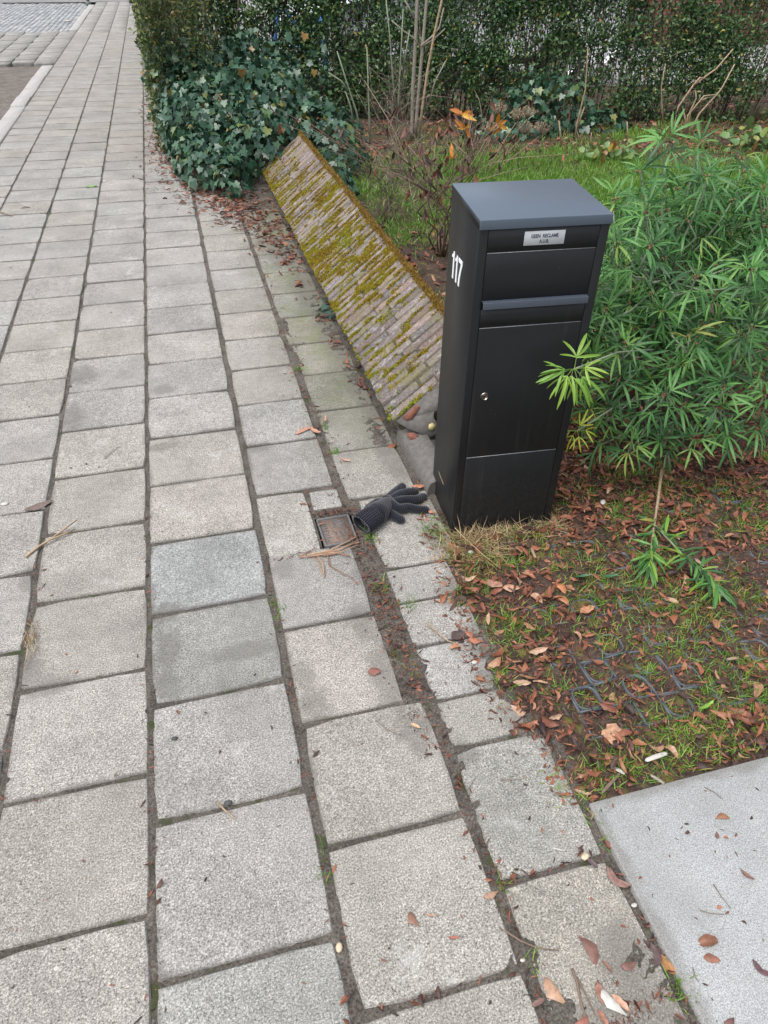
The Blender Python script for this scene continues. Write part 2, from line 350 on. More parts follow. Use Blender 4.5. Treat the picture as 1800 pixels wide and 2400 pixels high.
M['ivy_s'] = m_leaf('ivy_leaf_joined', [(0.0, (0.015, 0.050, 0.032)), (0.5, (0.036, 0.094, 0.054)), (0.8, (0.055, 0.12, 0.058)), (0.93, (0.10, 0.17, 0.05)), (0.97, (0.20, 0.16, 0.03)), (1.0, (0.22, 0.10, 0.03))], 0.33, 0.12, 0.1, scale=120)
M['privet'] = m_leaf('privet_leaf', [(0.0, (0.030, 0.074, 0.036)), (0.45, (0.072, 0.150, 0.055)), (0.75, (0.125, 0.215, 0.068)), (0.90, (0.20, 0.26, 0.07)), (0.96, (0.26, 0.20, 0.03)), (1.0, (0.20, 0.09, 0.03))], 0.38, 0.2, 0.08)
M['privet_y'] = m_leaf('privet_leaf_yellowing', [(0.0, (0.028, 0.060, 0.024)), (0.45, (0.075, 0.115, 0.036)), (0.7, (0.14, 0.165, 0.045)), (0.88, (0.25, 0.215, 0.045)), (1.0, (0.30, 0.17, 0.045))], 0.4, 0.2, 0.08)
M['grass'] = m_leaf('grass_blade', [(0.0, (0.058, 0.140, 0.018)), (0.5, (0.120, 0.265, 0.030)), (0.8, (0.20, 0.30, 0.045)), (0.92, (0.33, 0.29, 0.07)), (1.0, (0.40, 0.32, 0.12))], 0.5, 0.25, 0.1)
M['straw'] = m_leaf('dry_straw', [(0.0, (0.20, 0.135, 0.065)), (0.5, (0.36, 0.26, 0.135)), (1.0, (0.50, 0.40, 0.24))], 0.7, 0.15, 0.2)
LITTER = [(0.0, (0.024, 0.012, 0.010)), (0.25, (0.060, 0.026, 0.018)), (0.5, (0.165, 0.055, 0.030)), (0.75, (0.27, 0.098, 0.048)), (0.92, (0.31, 0.165, 0.095)), (1.0, (0.42, 0.28, 0.19))]
M['litter'] = m_leaf('dead_leaf_joined', LITTER, 0.6, 0.1, 0.3, scale=90)
M['deadleaf'] = m_leaf('dead_leaf', LITTER, 0.55, 0.1, 0.3, True, scale=110)
M['bark'] = m_leaf('bark', BARK, 0.85, 0.0, 0.5, spec=0.25, scale=80)
M['greybark'] = m_leaf('grey_bark', [(0.0, (0.12, 0.105, 0.085)), (0.5, (0.24, 0.215, 0.18)), (1.0, (0.36, 0.32, 0.27))], 0.85, 0.0, 0.6, spec=0.25, scale=70)
M['redtwig'] = m_leaf('red_brown_twig', [(0.0, (0.055, 0.040, 0.031)), (0.5, (0.14, 0.098, 0.074)), (1.0, (0.29, 0.22, 0.165))], 0.8, 0.0, 0.5, spec=0.25, scale=80)
M['greentwig'] = m_leaf('green_twig', [(0.0, (0.10, 0.14, 0.08)), (1.0, (0.24, 0.28, 0.19))], 0.7, 0.0, 0.4, scale=60)
M['palewood'] = m_plain('pale_twig', (0.30, 0.22, 0.14), 0.8, 0.35, 60)
M['orange'] = m_leaf('orange_leaf', [(0.0, (0.34, 0.10, 0.012)), (0.6, (0.55, 0.22, 0.02)), (1.0, (0.60, 0.34, 0.05))], 0.6, 0.25, 0.2)
M['tan'] = m_leaf('dried_flower', [(0.0, (0.16, 0.10, 0.065)), (1.0, (0.40, 0.30, 0.21))], 0.8, 0.1, 0.2)
M['pebble'] = m_plain('pale_pebble', (0.50, 0.40, 0.28), 0.6, 0.2, 80)
M['stone'] = m_plain('dark_pebble', (0.05, 0.05, 0.05), 0.7, 0.3, 80)
M['shell'] = m_plain('white_scrap', (0.42, 0.405, 0.37), 0.6, 0.12, 120)

# ------------------------------------------------------------------ the setting
def sheet(name, x0, x1, y0, y1, z, m, kind='structure'):
    o = obj(name, raw_mesh(name, [(x0, y0, z), (x1, y0, z), (x1, y1, z), (x0, y1, z)], [(0, 1, 2, 3)], m)); o['kind'] = kind; return o
sheet('ground', -150, 150, -60, 240, -0.16, M['ground'])

def grid_mesh(name, xs, ys, zf, m, keep=None):
    X, Y = np.meshgrid(xs, ys); Z = zf(X, Y); nx, ny = len(xs), len(ys)
    V = np.stack([X, Y, Z], -1).reshape(-1, 3); i = np.arange(nx*ny).reshape(ny, nx)
    F = np.stack([i[:-1, :-1], i[:-1, 1:], i[1:, 1:], i[1:, :-1]], -1).reshape(-1, 4)
    if keep is not None: F = F[keep(V[F].mean(1))]
    return raw_mesh(name, V, F, m, True)

# pavement: columns of 30 cm tiles in running bond; x0, x1 of each column and the phase of its cross joints
PITCH_Y = 0.305
COLS = [(-1.495, -1.222, 0.060), (-1.206, -0.898, 0.205), (-0.882, -0.593, 0.200-0.02), (-0.577, -0.276, 0.056), (-0.260, 0.060, 0.236)]
COLS[2] = (-0.882, -0.593, 0.195)
tiles = []      # (x0, x1, y0, y1)
for x0, x1, ph in COLS:
    for j in range(-3, 86):
        y0 = ph+j*PITCH_Y
        if y0 > 25.6 or (x1 < -0.8 and y0 < -0.2): continue
        w_ = 0.0035+0.001*float(sstep(3.5, 6.0, y0)); g_ = 0.004+0.0025*float(sstep(3.0, 6.0, y0))
        tiles.append((x0-w_, x1+w_, y0+g_, y0+PITCH_Y-g_))
for j in range(-1, 18):
    y0 = 0.095+j*PITCH_Y
    if abs(y0-1.62) < 0.02: continue
    x1 = 0.380 if y0 < 0.85 else (0.336 if y0 < 1.5 else 0.348)
    tiles.append((0.080, x1, y0+0.004, y0+PITCH_Y-0.004))
tiles.append((0.080, 0.243, 1.606, 1.916))
tiles.append((0.256, 0.352, 1.806, 1.906))
C2Y = [-0.07, 0.24, 0.547, 0.857, 0.993, 1.169, 1.331, 1.473, 1.827, 2.115, 2.414, 2.722]+[2.722+0.305*i for i in range(1, 9)]
for a, b in zip(C2Y[:-1], C2Y[1:]):
    x1 = 0.630 if b < 0.86 else (0.60 if b < 1.48 else 0.645)
    x0 = 0.402 if b < 0.86 else (0.408 if b < 1.9 else (0.376 if b < 3.2 else 0.366))
    if b > 1.9: x1 = 0.615
    tiles.append((x0, x1, a+0.004, b-0.004))
def tile_mesh(seed):
    r = random.Random(seed); P = []
    n = 4
    for sx, sy, dx, dy in ((-1, -1, 1, 0), (1, -1, 0, 1), (1, 1, -1, 0), (-1, 1, 0, -1)):
        for i in range(n):
            t = i/n*2
            a = (0.012+r.random()*0.012 if r.random() < .75 else .03+.03*r.random()) if i == 0 else 0.0
            px, py = sx*0.5+dx*t*0.5, sy*0.5+dy*t*0.5
            if i == 0: px -= sx*a*0.5; py -= sy*a*0.5
            P.append((px*(1-r.random()*0.010), py*(1-r.random()*0.010)))
    k = len(P)
    V = [(x, y, -0.05) for x, y in P]+[(x, y, -0.004) for x, y in P]+[(x*0.982, y*0.982, 0) for x, y in P]
    F = [(i, (i+1) % k, (i+1) % k+k, i+k) for i in range(k)]+[(i+k, (i+1) % k+k, (i+1) % k+2*k, i+2*k) for i in range(k)]+[tuple(range(2*k, 3*k))]
    return V, F
TM = [tile_mesh(s) for s in range(8)]
TMe = []
for V, F in TM:
    me = bpy.data.meshes.new('paving_tile'); me.from_pydata(V, [], F); me.materials.append(M['tile']); TMe.append(me)
pav = empty('pavement', (0, 0, 0), kind='structure')
def visible(x, y, z=0.0, mx=60):
    d = np.array([x, y, z])-C_P; w = d@_fw
    if w <= 0.05: return False
    return -mx < 900+F_PX*(d@C_R)/w < 1800+mx and -mx < 1200-F_PX*(d@C_U)/w < 2400+mx
def seen(t): return any(visible(x, y) for x in (t[0], (t[0]+t[1])/2, t[1]) for y in (t[2], t[3]))
tiles.sort(key=lambda t: ((t[0]+t[1])/2)**2+((t[2]+t[3])/2)**2)
vis = [t for t in tiles if seen(t)]
far = Acc(); nt = 0
rt = random.Random(3)
def place_tile(t, name='paving_tile'):
    x0, x1, y0, y1 = t; cx, cy = (x0+x1)/2, (y0+y1)/2
    o = obj(name, rt.choice(TMe), pav, (cx, cy, max(-0.0006, rt.gauss(0.0004, 0.0012))), (rt.gauss(0, 0.003), rt.gauss(0, 0.003), rt.gauss(0, 0.004)))
    o.scale = (x1-x0, y1-y0, 1)
    v = rt.uniform(0.93, 1.06); w = rt.uniform(-0.015, 0.03); c = (v*(1+w), v, v*(1-w*1.2))
    if abs(cx+0.10) < 0.05 and abs(cy-1.61) < 0.12: c = (0.90, 0.955, 1.0)
    if abs(cx+0.10) < 0.05 and abs(cy-1.30) < 0.12: c = (0.79, 0.81, 0.80)
    if abs(cx+0.10) < 0.05 and abs(cy-0.39) < 0.12: c = (0.92, 0.96, 0.96)
    if cx > 0.05 and y1 < 1.0: c = (c[0]*0.96, c[1]*0.965, c[2]*0.94)
    o.color = (*c, 1)
for t in vis:
    if nt < 298: place_tile(t); nt += 1
    else:
        V, F = rt.choice(TM); V = np.array(V)*[t[1]-t[0], t[3]-t[2], 1]+[(t[0]+t[1])/2, (t[2]+t[3])/2, rt.gauss(0, 0.001)]
        far.add(V, F, rt.uniform(0.05, 1.0))
# the tiled driveway crossing between the two lengths of kerb
for i in range(9):
    for j in range(15):
        x1 = -1.508-i*0.315; y0 = 13.05+j*PITCH_Y+(0.15 if i % 2 else 0)
        V, F = rt.choice(TM); V = np.array(V)*[0.300, 0.297, 1]+[x1-0.155, y0+0.15, -0.004-0.002*i+rt.gauss(0, .0035)]
        far.add(V, F, rt.uniform(0.02, 0.8))
o = far.build('paving_tile', M['tile'], pav); o['kind'] = 'stuff'

# earth in the joints, swelling over the tile edges where it has gathered
JX = np.array([-1.50, -1.214, -0.890, -0.585, -0.268])
DIRT = [(0.372, 1.62, 0.07, 0.10), (0.370, 1.50, 0.055, 0.09), (0.372, 1.38, 0.05, 0.08), (0.375, 1.25, 0.055, 0.09), (0.375, 1.12, 0.055, 0.09), (0.38, 1.00, 0.05, 0.08), (0.385, 0.93, 0.05, 0.07), (0.40, 0.83, 0.035, 0.06), (0.385, 0.72, 0.04, 0.05), (0.39, 0.41, 0.05, 0.05), (0.42, 0.30, 0.05, 0.07), (0.47, 0.27, 0.06, 0.03), (0.60, 0.33, 0.05, 0.08), (0.62, 0.24, 0.07, 0.06),
        (0.56, 1.90, 0.05, 0.14), (0.57, 2.2, 0.05, 0.2), (0.585, 2.6, 0.05, 0.3), (0.59, 3.1, 0.07, 0.3), (0.58, 3.5, 0.09, 0.25), (0.57, 3.9, 0.10, 0.25), (0.55, 4.3, 0.13, 0.25), (0.48, 4.75, 0.2, 0.2), (0.36, 5.1, 0.26, 0.22), (0.2, 5.5, 0.28, 0.3), (0.05, 6.1, 0.26, 0.5), (0.0, 7.0, 0.22, 0.6), (-0.06, 8.2, 0.16, 0.7), (0.37, 1.73, 0.05, 0.06), (0.25, 1.70, 0.02, 0.08), (0.385, 1.95, 0.03, 0.08), (0.38, 2.45, 0.025, 0.15), (0.37, 2.85, 0.03, 0.2), (0.37, 3.3, 0.035, 0.2), (0.37, 3.8, 0.04, 0.2), (0.63, 1.56, 0.05, 0.10), (0.60, 1.33, 0.05, 0.05), (0.61, 1.10, 0.05, 0.12), (0.59, 0.98, 0.05, 0.06), (0.61, 0.88, 0.05, 0.04), (0.645, 0.76, 0.03, 0.10)]
def joint_z(X, Y):
    n1 = fbm(X, Y, 42, 4, 3); n2 = fbm(X, Y, 8, 3, 9); n3 = fbm(X, Y, 110, 3, 21)
    m = np.full(X.shape, -0.55)
    for x, y, rx, ry in DIRT:
        q = ((X-x)/rx)**2+((Y-y)/ry)**2
        m = np.maximum(m, 0.85-q*1.1)
    dj = np.min(np.abs(X[..., None]-JX), -1); dj = np.minimum(dj, np.abs(X-0.068)); dj = np.minimum(dj, np.abs(X-0.385))
    base = (n2-0.55)*1.7-dj*26+0.1
    m = np.maximum(m, np.minimum(base, 0.45))
    m = m+(n1-0.5)*2.3
    return -0.0056+0.0072*sstep(-0.45, 1.0, m)+(n3-0.5)*0.0066
a = grid_mesh('joint_dirt', np.arange(-1.2, 0.70, 0.007), np.arange(0.0, 3.3, 0.007), joint_z, M['joint'],
              lambda c: (c[:, 0] > -0.42-0.42*c[:, 1]) & ~((np.abs(c[:, 0]-.3085) < .058) & (np.abs(c[:, 1]-1.69) < .072)))
o = obj('joint_dirt', a, pav); o['kind'] = 'stuff'
a = grid_mesh('joint_dirt', np.arange(-1.52, 0.70, 0.02), np.arange(3.28, 9.0, 0.02), lambda X, Y: joint_z(X, Y)-0.001, M['joint'])
o = obj('joint_dirt', a, pav); o['kind'] = 'stuff'
o = obj('joint_dirt', raw_mesh('joint_dirt', [(-1.52, 8.98, -.005), (0.7, 8.98, -.005), (0.7, 26, -.005), (-1.52, 26, -.005)], [(0, 1, 2, 3)], M['joint']), pav); o['kind'] = 'stuff'

# kerb: two lengths of concrete kerbstones
kerb = empty('kerb', (0, 0, 0), kind='structure')
def kerb_run(y0, y1, ln):
    y = y0
    while y < y1-0.1:
        L = min(ln*rt.choice((1.0, 1.0, 0.6)), y1-y)
        V, F = cbox(-0.078, 0.078, 0.004, L-0.004, -0.15, 0.0, 0.008)
        me = raw_mesh('kerbstone', V, tri(F), M['kerb']); obj('kerbstone', me, kerb, (-1.585-rt.uniform(0, .01), y, 0.006+rt.gauss(0, .003)), (0, 0, rt.gauss(0, .006))); y += L
kerb_run(5.9, 12.7, 1.0); kerb_run(17.9, 24.6, 1.0)
sheet('road', -9.0, -4.2, -20, 60, -0.10, M['asphalt'])
sheet('tree_bed', -4.2, -1.66, 4.0, 13.0, -0.035, mat_soil('verge_earth', (0.05, 0.042, 0.036), (0.15, 0.13, 0.115), 60))
bay = sheet('parking_bay', -4.2, -1.66, 17.6, 26.0, -0.06, M['joint'])
b = Acc()
for i in range(24):
    for j in range(38):
        V, F = box(-4.18+i*0.104, -4.18+i*0.104+0.097, 17.65+j*0.214+(0.1 if i % 2 else 0), 17.65+j*0.214+0.205+(0.1 if i % 2 else 0), -0.08, -0.035+rt.gauss(0, .004)); b.add(V, F, rt.random())
b.build('paving_brick', M['bay'], bay)['kind'] = 'stuff'
sheet('road_crossing', -4.2, -1.50, 12.9, 17.7, -0.075, M['joint'])
sheet('pavement_beyond', -4.2, 0.5, 26.0, 60, -0.02, M['asphalt'])
p = empty('metal_post', (-1.68, 24.95, -0.02), label='thin grey green metal post at the far end of the kerb', cat='post')
V, F = tube([(0, 0, -.2), (0, 0, 1.0), (0, 0, 2.4)], 0.045, 10); a = Acc(); a.add(V, F); a.build('pole', m_plain('grey_green_paint', (0.16, 0.19, 0.17), 0.5), p)
V, F = tube([(0, 0, -.02), (0, 0, 0.06), (0, 0, 0.08)], [0.075, 0.07, 0.048], 10); a = Acc(); a.add(V, F); a.build('base_collar', m_plain('collar_paint', (0.12, 0.14, 0.13), 0.5), p)

# garden earth and the concrete slab of the garden path
BX = [(0.0, 0.66), (0.66, 0.650), (0.70, 0.634), (0.81, 0.640), (0.91, 0.578), (1.03, 0.535), (1.13, 0.572), (1.24, 0.588), (1.31, 0.53), (1.44, 0.60), (1.56, 0.60), (1.70, 0.63), (1.95, 0.70), (9, 0.70)]
def soil_z(X, Y):
    bx = np.interp(Y, [p[0] for p in BX], [p[1] for p in BX])+(fbm(X, Y, 30, 3, 5)-0.5)*0.07
    n = fbm(X, Y, 9, 4, 31); f = fbm(X, Y, 90, 2, 33)
    h = -0.014+0.018*n+0.008*f+0.10*sstep(3.2, 7.5, Y)*sstep(0.9, 2.5, X)*0.0
    h = np.where(Y < 0.70, h-0.006, h)
    e_ = X-bx; h = h+np.where((X < 1.0), 0.012*(fbm(X, Y, 70, 3, 35)-.5), 0)
    return np.where(X > 2.0, h, -0.020+(h+0.023)*sstep(-0.030, 0.060, e_)-0.03*sstep(-0.03, -0.07, e_))
gs = empty('garden_bed', kind='structure')
gs2 = grid_mesh('earth', np.concatenate([np.arange(0.46, 0.76, 0.005), np.arange(0.76, 1.9, 0.010), np.arange(1.9, 9.2, 0.06)]), np.concatenate([np.arange(0.655, 1.76, 0.006), np.arange(1.76, 2.4, 0.012), np.arange(2.4, 9.6, 0.05)]), soil_z, M['soil'],
                lambda c: ~((c[:, 1] > 1.75) & (c[:, 0] < 0.66)))
obj('earth', gs2, gs)
SLZ = 0.010
V, F = cbox(0.646, 2.2, -0.9, 0.655, -0.06, SLZ, 0.003)
slab = obj('garden_path', raw_mesh('garden_path', V, tri(F), M['slab'])); slab['kind'] = 'structure'
sheet('path_bed', 0.60, 0.648, -0.9, 0.70, -0.022, M['soil'])
sheet('yard_paving', 0.4, 16.0, 9.2, 30.0, -0.012, m_plain('yard_stone', (0.26, 0.25, 0.25), 0.85, 0.25, 9, bump=0.3))

# ------------------------------------------------------------------ low garden wall with a sloping brick coping
XF, ZF_, XB, ZB = 0.609, 0.080, 0.918, 0.322
SL = math.hypot(XB-XF, ZB-ZF_); SD = np.array([(XB-XF)/SL, 0, (ZB-ZF_)/SL]); SN = np.array([-SD[2], 0, SD[0]])
YW0, YW1, BP = 2.135, 5.88, 0.0545
wall = empty('garden_wall', (0.75, YW0, 0), label='low mossy garden wall with a sloping coping of weathered bricks', cat='garden wall')
WL = Vector((-0.75, -YW0, 0))
def wput(o): o.location = Vector(o.location)+WL; return o
def slope(s, y, n=0.0): return np.array([XF, y, ZF_])+SD*s+SN*n
rw = random.Random(11)
SR = math.atan2(SD[2], SD[0])
bm_ = []
for ln in (0.158, 0.218, 0.10):
    for v in range(3):
        r = random.Random(int(ln*1000)+v)
        V, F = cbox(0, ln, -0.0225, 0.0225, -0.06, 0.0, 0.003)
        V = [(x+r.gauss(0, .0012), y+r.gauss(0, .0008), z+r.gauss(0, .0008)) for x, y, z in V]
        bm_.append((ln, raw_mesh('brick', V, tri(F), M['brick'])))
def brick(s, ln, y):
    me = rw.choice([m for l, m in bm_ if l == ln])
    p = slope(s+rw.gauss(0, .003), y+rw.gauss(0, .002), rw.gauss(0.004, 0.0018))
    o = obj('brick', me, wall, Vector(p)+WL, (rw.gauss(0, .014), -SR+rw.gauss(0, .008), rw.gauss(0, .005)))
    v = rw.uniform(0.72, 1.25); w = rw.uniform(-0.12, 0.10)
    o.color = (v*(1+w), v, v*(1-w*0.5), 1)
j = 0; y = YW0+0.04
while y < YW1:
    if j == 0: brick(0.002, 0.218, y)
    elif j % 2: brick(0.002, 0.158, y); brick(0.168, 0.218, y)
    else: brick(0.002, 0.218, y); brick(0.228, 0.158, y)
    if j == 0: brick(0.228, 0.10, y+0.01)
    j += 1; y += BP
# mortar bed under the coping, wall below it
def prism(prof, y0, y1):
    n = len(prof); V = [(x, y0, z) for x, z in prof]+[(x, y1, z) for x, z in prof]
    return V, [(i, i+n, (i+1) % n+n, (i+1) % n) for i in range(n)]+[tuple(range(n)), tuple(range(2*n-1, n-1, -1))]
a = Acc(); p0 = slope(0.0, 0, -0.0015); p1 = slope(SL, 0, -0.0015); p2 = slope(SL, 0, -0.07); p3 = slope(0.0, 0, -0.07)
V, F = prism([(p0[0], p0[2]), (p3[0]+0.02, max(p3[2], 0.012)), (p2[0], p2[2]), (p1[0], p1[2])], YW0+0.008, YW1-0.01); a.add(V, F)
wput(a.build('mortar_bed', M['mortar'], wall))
a = Acc(); V, F = prism([(XF+0.05, -0.1), (XB-0.01, -0.1), (XB-0.01, ZB-0.08), (XF+0.05, 0.055)], YW0+0.03, YW1-0.02); a.add(V, F)
wput(a.build('wall_core', M['wallbrick'], wall))
# broken near end: rendered stub, a cracked sheet of render with a hole, bare brick and yellow filler
def bump_strip(prof, ys, amp, seed):
    r = random.Random(seed); V = []; n = len(prof)
    for yy, k in ys:
        for x, z in prof: V.append((x+r.gauss(0, amp)+k, yy+r.gauss(0, amp), max(-0.02, z+r.gauss(0, amp))))
    F = [(i*n+j, i*n+j+1, (i+1)*n+j+1, (i+1)*n+j) for i in range(len(ys)-1) for j in range(n-1)]
    return V, F
a = Acc(); V, F = bump_strip([(0.636, -0.03), (0.640, 0.022), (0.648, 0.040), (0.676, 0.052), (0.684, 0.060), (0.716, 0.072), (0.722, 0.055), (0.80, 0.03), (0.86, 0.02), (0.86, -0.03)], [(y, 0.012*(2.16-y)) for y in np.linspace(1.80, 2.165, 11)], 0.0004, 4)
a.add(V, F); n = 10; a.add(np.array(V)[:n], [tuple(range(n))]); wput(a.build('rendered_stub', M['plaster'], wall, True))
def sheet_patch(name, pts, m, th, off=0.0, seed=1):
    """irregular flake: outline in (s along the slope, d down the end of the wall, lift), extruded to a thickness"""
    P = np.array([slope(s, YW0-0.008-d*0.72, l-d*0.62+off) for s, d, l in pts]); cc = P.mean(0)
    nrm = np.cross(P[1]-P[0], P[3]-P[0]); nrm /= np.linalg.norm(nrm); nrm *= -1 if nrm[2] < 0 else 1
    n = len(P); a = Acc(); V = np.concatenate([P, P-nrm*th])
    a.add(V, [tuple(range(n)), tuple(range(2*n-1, n-1, -1))]+[(i, i+n, (i+1) % n+n, (i+1) % n) for i in range(n)])
    return wput(a.build(name, m, wall))
sheet_patch('render_flake', [(0.02, 0.00, 0), (0.135, -0.004, 0.004), (0.20, 0.0, 0.006), (0.245, 0.028, 0.004), (0.25, 0.062, 0.0), (0.215, 0.085, -0.004), (0.18, 0.075, -0.002), (0.150, 0.062, 0), (0.135, 0.078, 0), (0.128, 0.128, -0.006), (0.080, 0.128, -0.004), (0.058, 0.085, -0.002), (0.035, 0.045, 0)], M['plaster'], 0.010)
sheet_patch('bare_brick', [(0.045, 0.006, 0.003), (0.115, 0.004, 0.004), (0.12, 0.020, 0.004), (0.07, 0.036, 0.003), (0.05, 0.025, 0.003)], M['redbrick'], 0.004, 0.0025)
sheet_patch('bare_brick', [(0.02, 0.055, -0.006), (0.045, 0.075, -0.004), (0.06, 0.118, -0.006), (0.075, 0.135, -0.006), (0.05, 0.132, -0.008), (0.02, 0.09, -0.008)], M['redbrick'], 0.006, 0.003)
a = Acc()
for i in range(26):
    c = slope(0.175+rw.gauss(0, .022), YW0-0.075+rw.gauss(0, .022), -0.070+rw.gauss(0, .008)); r = rw.uniform(.008, .018)
    V, F = tube([c+(0, 0, -r), c+(0, 0, -r*.5), c+(0, 0, r*.4), c+(0, 0, r)], [r*.4, r, r*.9, r*.25], 7); a.add(V, F)
wput(a.build('yellow_filler', M['foam'], wall, True))
# moss: tiny upright shoots along the brick joints and in cushions, an orange roll along the back edge
def moss_shoots(P, Nn, h, w, tone):
    n = len(P); D = Nn+RS.normal(0, .55, (n, 3)); Rm = frames(D, RS.normal(0, 1, (n, 3)))
    sc = h*rnd(.6, 1.4, n); Rm = Rm*np.stack([w*np.ones(n), sc, w*np.ones(n)], -1)[:, None, :]
    t = (np.array([(-.5, 0, 0), (.5, 0, 0), (0.25, .6, .3), (0, 1, .1), (-.25, .6, -.3)]), tri([(0, 1, 2, 3, 4)]))
    return bake([t], np.zeros(n, int), Rm, P, tone)
n = 260000
s = rnd(0.0, SL, n); yy = rnd(YW0, 5.86, n)
ph = ((yy-YW0-0.04)/BP+0.5) % 1.0-0.5            # 0 at a brick's middle, +-0.5 in a joint
cl = fbm(s*1.0, yy, 24, 3, 41)*0.5+fbm(s*1.6, yy*9, 5.0, 3, 47)*0.5
big_ = fbm(s*1.0, yy, 3.2, 3, 71)
thr = 0.745-0.42*np.abs(ph)-0.45*(big_-.38)-0.05*sstep(0.12, 0.0, s)+0.07*sstep(0.24, 0.38, s)
k = (cl > thr+RS.normal(0, .035, n)) & (RS.rand(n) < .55+.45*fbm(s*3, yy*3, 14, 2, 73))
s, yy, ph, cl = s[k], yy[k], ph[k], cl[k]
if len(s) > 110000: s, yy, ph, cl = s[:110000], yy[:110000], ph[:110000], cl[:110000]
P = np.array([XF, 0, ZF_])+s[:, None]*SD; P[:, 1] = yy; P += SN*0.003
tn = np.clip(0.05+0.75*fbm(s, yy, 9, 3, 53)+0.30*sstep(0.25, 0.0, s)*sstep(3.8, 2.2, yy)+RS.normal(0, .17, len(s)), 0, 1)
V, F, T = moss_shoots(P, np.tile(SN, (len(P), 1)), 0.009, 0.0045, tn)
o = obj('moss', raw_mesh('moss', V, F, M['moss'], False, T), wall, WL); o['kind'] = 'stuff'
n = 15000; yy = rnd(YW0, 5.87, n); w_ = 0.003+0.008*vnoise(yy, yy*0, 9, 3)
P = np.array([XB, 0, ZB])+RS.normal(0, 1, (n, 1))*0.006*SD+np.zeros((n, 3)); P[:, 1] = yy; P += SN*np.abs(RS.normal(0, .004, (n, 1)))
P[:, 0] += RS.normal(0, .5, n)*w_*0.6
V, F, T = moss_shoots(P, np.tile(SN+[0.5, 0, 0], (n, 1)), 0.011, 0.005, np.clip(RS.normal(.5, .25, n), 0, 1))
o = obj('orange_moss', raw_mesh('orange_moss', V, F, M['lichen'], False, T), wall, WL); o['kind'] = 'stuff'

# ------------------------------------------------------------------ letterbox pillar
BW, BD, BH = 0.3275, 0.2512, 0.9307
mb = empty('mailbox', (0.6563, 1.5902, 0.0), (0.0018, 0.0015, -0.0696), label='tall black steel pillar mailbox standing on the edge of the garden', cat='mailbox')
def part(name, V, F, m, parent=mb, bev=0.0, smooth=False):
    o = obj(name, raw_mesh(name, V, tri(F), m, smooth), parent)
    if bev:
        b = o.modifiers.new('bevel', 'BEVEL'); b.width = bev; b.segments = 2; b.limit_method = 'ANGLE'
    return o
# shell: sides, back, and front frame strips
SEAM_L, SEAM_R = 0.0225, 0.3035
zb_back = BH+0.016
def side_panel(x0, x1):
    P = [(0, -0.02), (BD, -0.02), (BD, zb_back), (0, BH)]
    V = [(x0, y, z) for y, z in P]+[(x1, y, z) for y, z in P]
    return V, [(0, 3, 2, 1), (4, 5, 6, 7), (0, 1, 5, 4), (1, 2, 6, 5), (2, 3, 7, 6), (3, 0, 4, 7)]
for x0, x1 in ((0, SEAM_L-0.0008), (SEAM_R+0.0008, BW)):
    V, F = side_panel(x0, x1); part('side_panel', V, F, M['black'], bev=0.0018)
V, F = box(SEAM_L, SEAM_R, BD-0.003, BD, -0.02, zb_back); part('back_panel', V, F, M['black'])
V, F = box(SEAM_L-0.002, SEAM_R+0.002, 0.010, 0.012, 0.0, BH-0.01); part('inner_wall', V, F, M['gap'])
G = 0.0012
def front(name, z0, z1, y=0.0006, dep=0.009, b=0.0012):
    V, F = box(SEAM_L+0.0004, SEAM_R-0.0004, y, y+dep, z0, z1); return part(name, V, F, M['black'], bev=b)
front('top_panel', 0.8760, BH-0.001)
flap = front('letter_flap', 0.7560, 0.8735)
front('lower_rail', 0.6845, 0.7330, 0.0010)
door = front('door', 0.2825, 0.6822)
front('base_panel', -0.02, 0.2800)
# flap grip: a lip folded outwards under the flap
P = [(0.004, 0.757), (-0.0125, 0.7555), (-0.0135, 0.7385), (-0.0115, 0.7375), (-0.0105, 0.7530), (0.004, 0.7545)]
n = len(P); V = [(SEAM_L+0.001, y, z) for y, z in P]+[(SEAM_R-0.001, y, z) for y, z in P]
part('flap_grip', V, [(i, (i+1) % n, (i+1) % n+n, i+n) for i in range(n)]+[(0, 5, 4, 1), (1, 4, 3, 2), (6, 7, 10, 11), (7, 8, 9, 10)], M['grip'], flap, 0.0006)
# bright worn edges along flap top, door top and door foot
for z, nm in ((0.8740, 'flap_edge'), (0.6828, 'door_edge'), (0.2806, 'door_edge')):
    V, F = box(SEAM_L+0.002, SEAM_R-0.002, 0.0, 0.006, z-0.0004, z+0.0010); part(nm, V, F, M['edge'], flap if 'flap' in nm else door)
# lid with a folded front lip and side lips
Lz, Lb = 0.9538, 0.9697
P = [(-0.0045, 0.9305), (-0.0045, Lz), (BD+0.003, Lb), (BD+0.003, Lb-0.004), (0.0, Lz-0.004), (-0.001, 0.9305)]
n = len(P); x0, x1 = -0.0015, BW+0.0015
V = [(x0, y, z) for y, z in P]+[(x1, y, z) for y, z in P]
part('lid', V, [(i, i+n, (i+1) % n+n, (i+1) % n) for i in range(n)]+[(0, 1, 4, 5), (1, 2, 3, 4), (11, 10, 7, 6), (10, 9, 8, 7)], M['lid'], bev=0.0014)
for xa in (x0, x1-0.0015):
    V = [(xa, 0.0, 0.9310), (xa, BD, 0.9465), (xa, BD, Lb-0.004), (xa, 0.0, Lz-0.004)]; V = V+[(x+0.0015, y, z) for x, y, z in V]
    part('lid_side', V, [(0, 3, 2, 1), (4, 5, 6, 7), (0, 1, 5, 4), (1, 2, 6, 5), (2, 3, 7, 6), (3, 0, 4, 7)], M['black'])
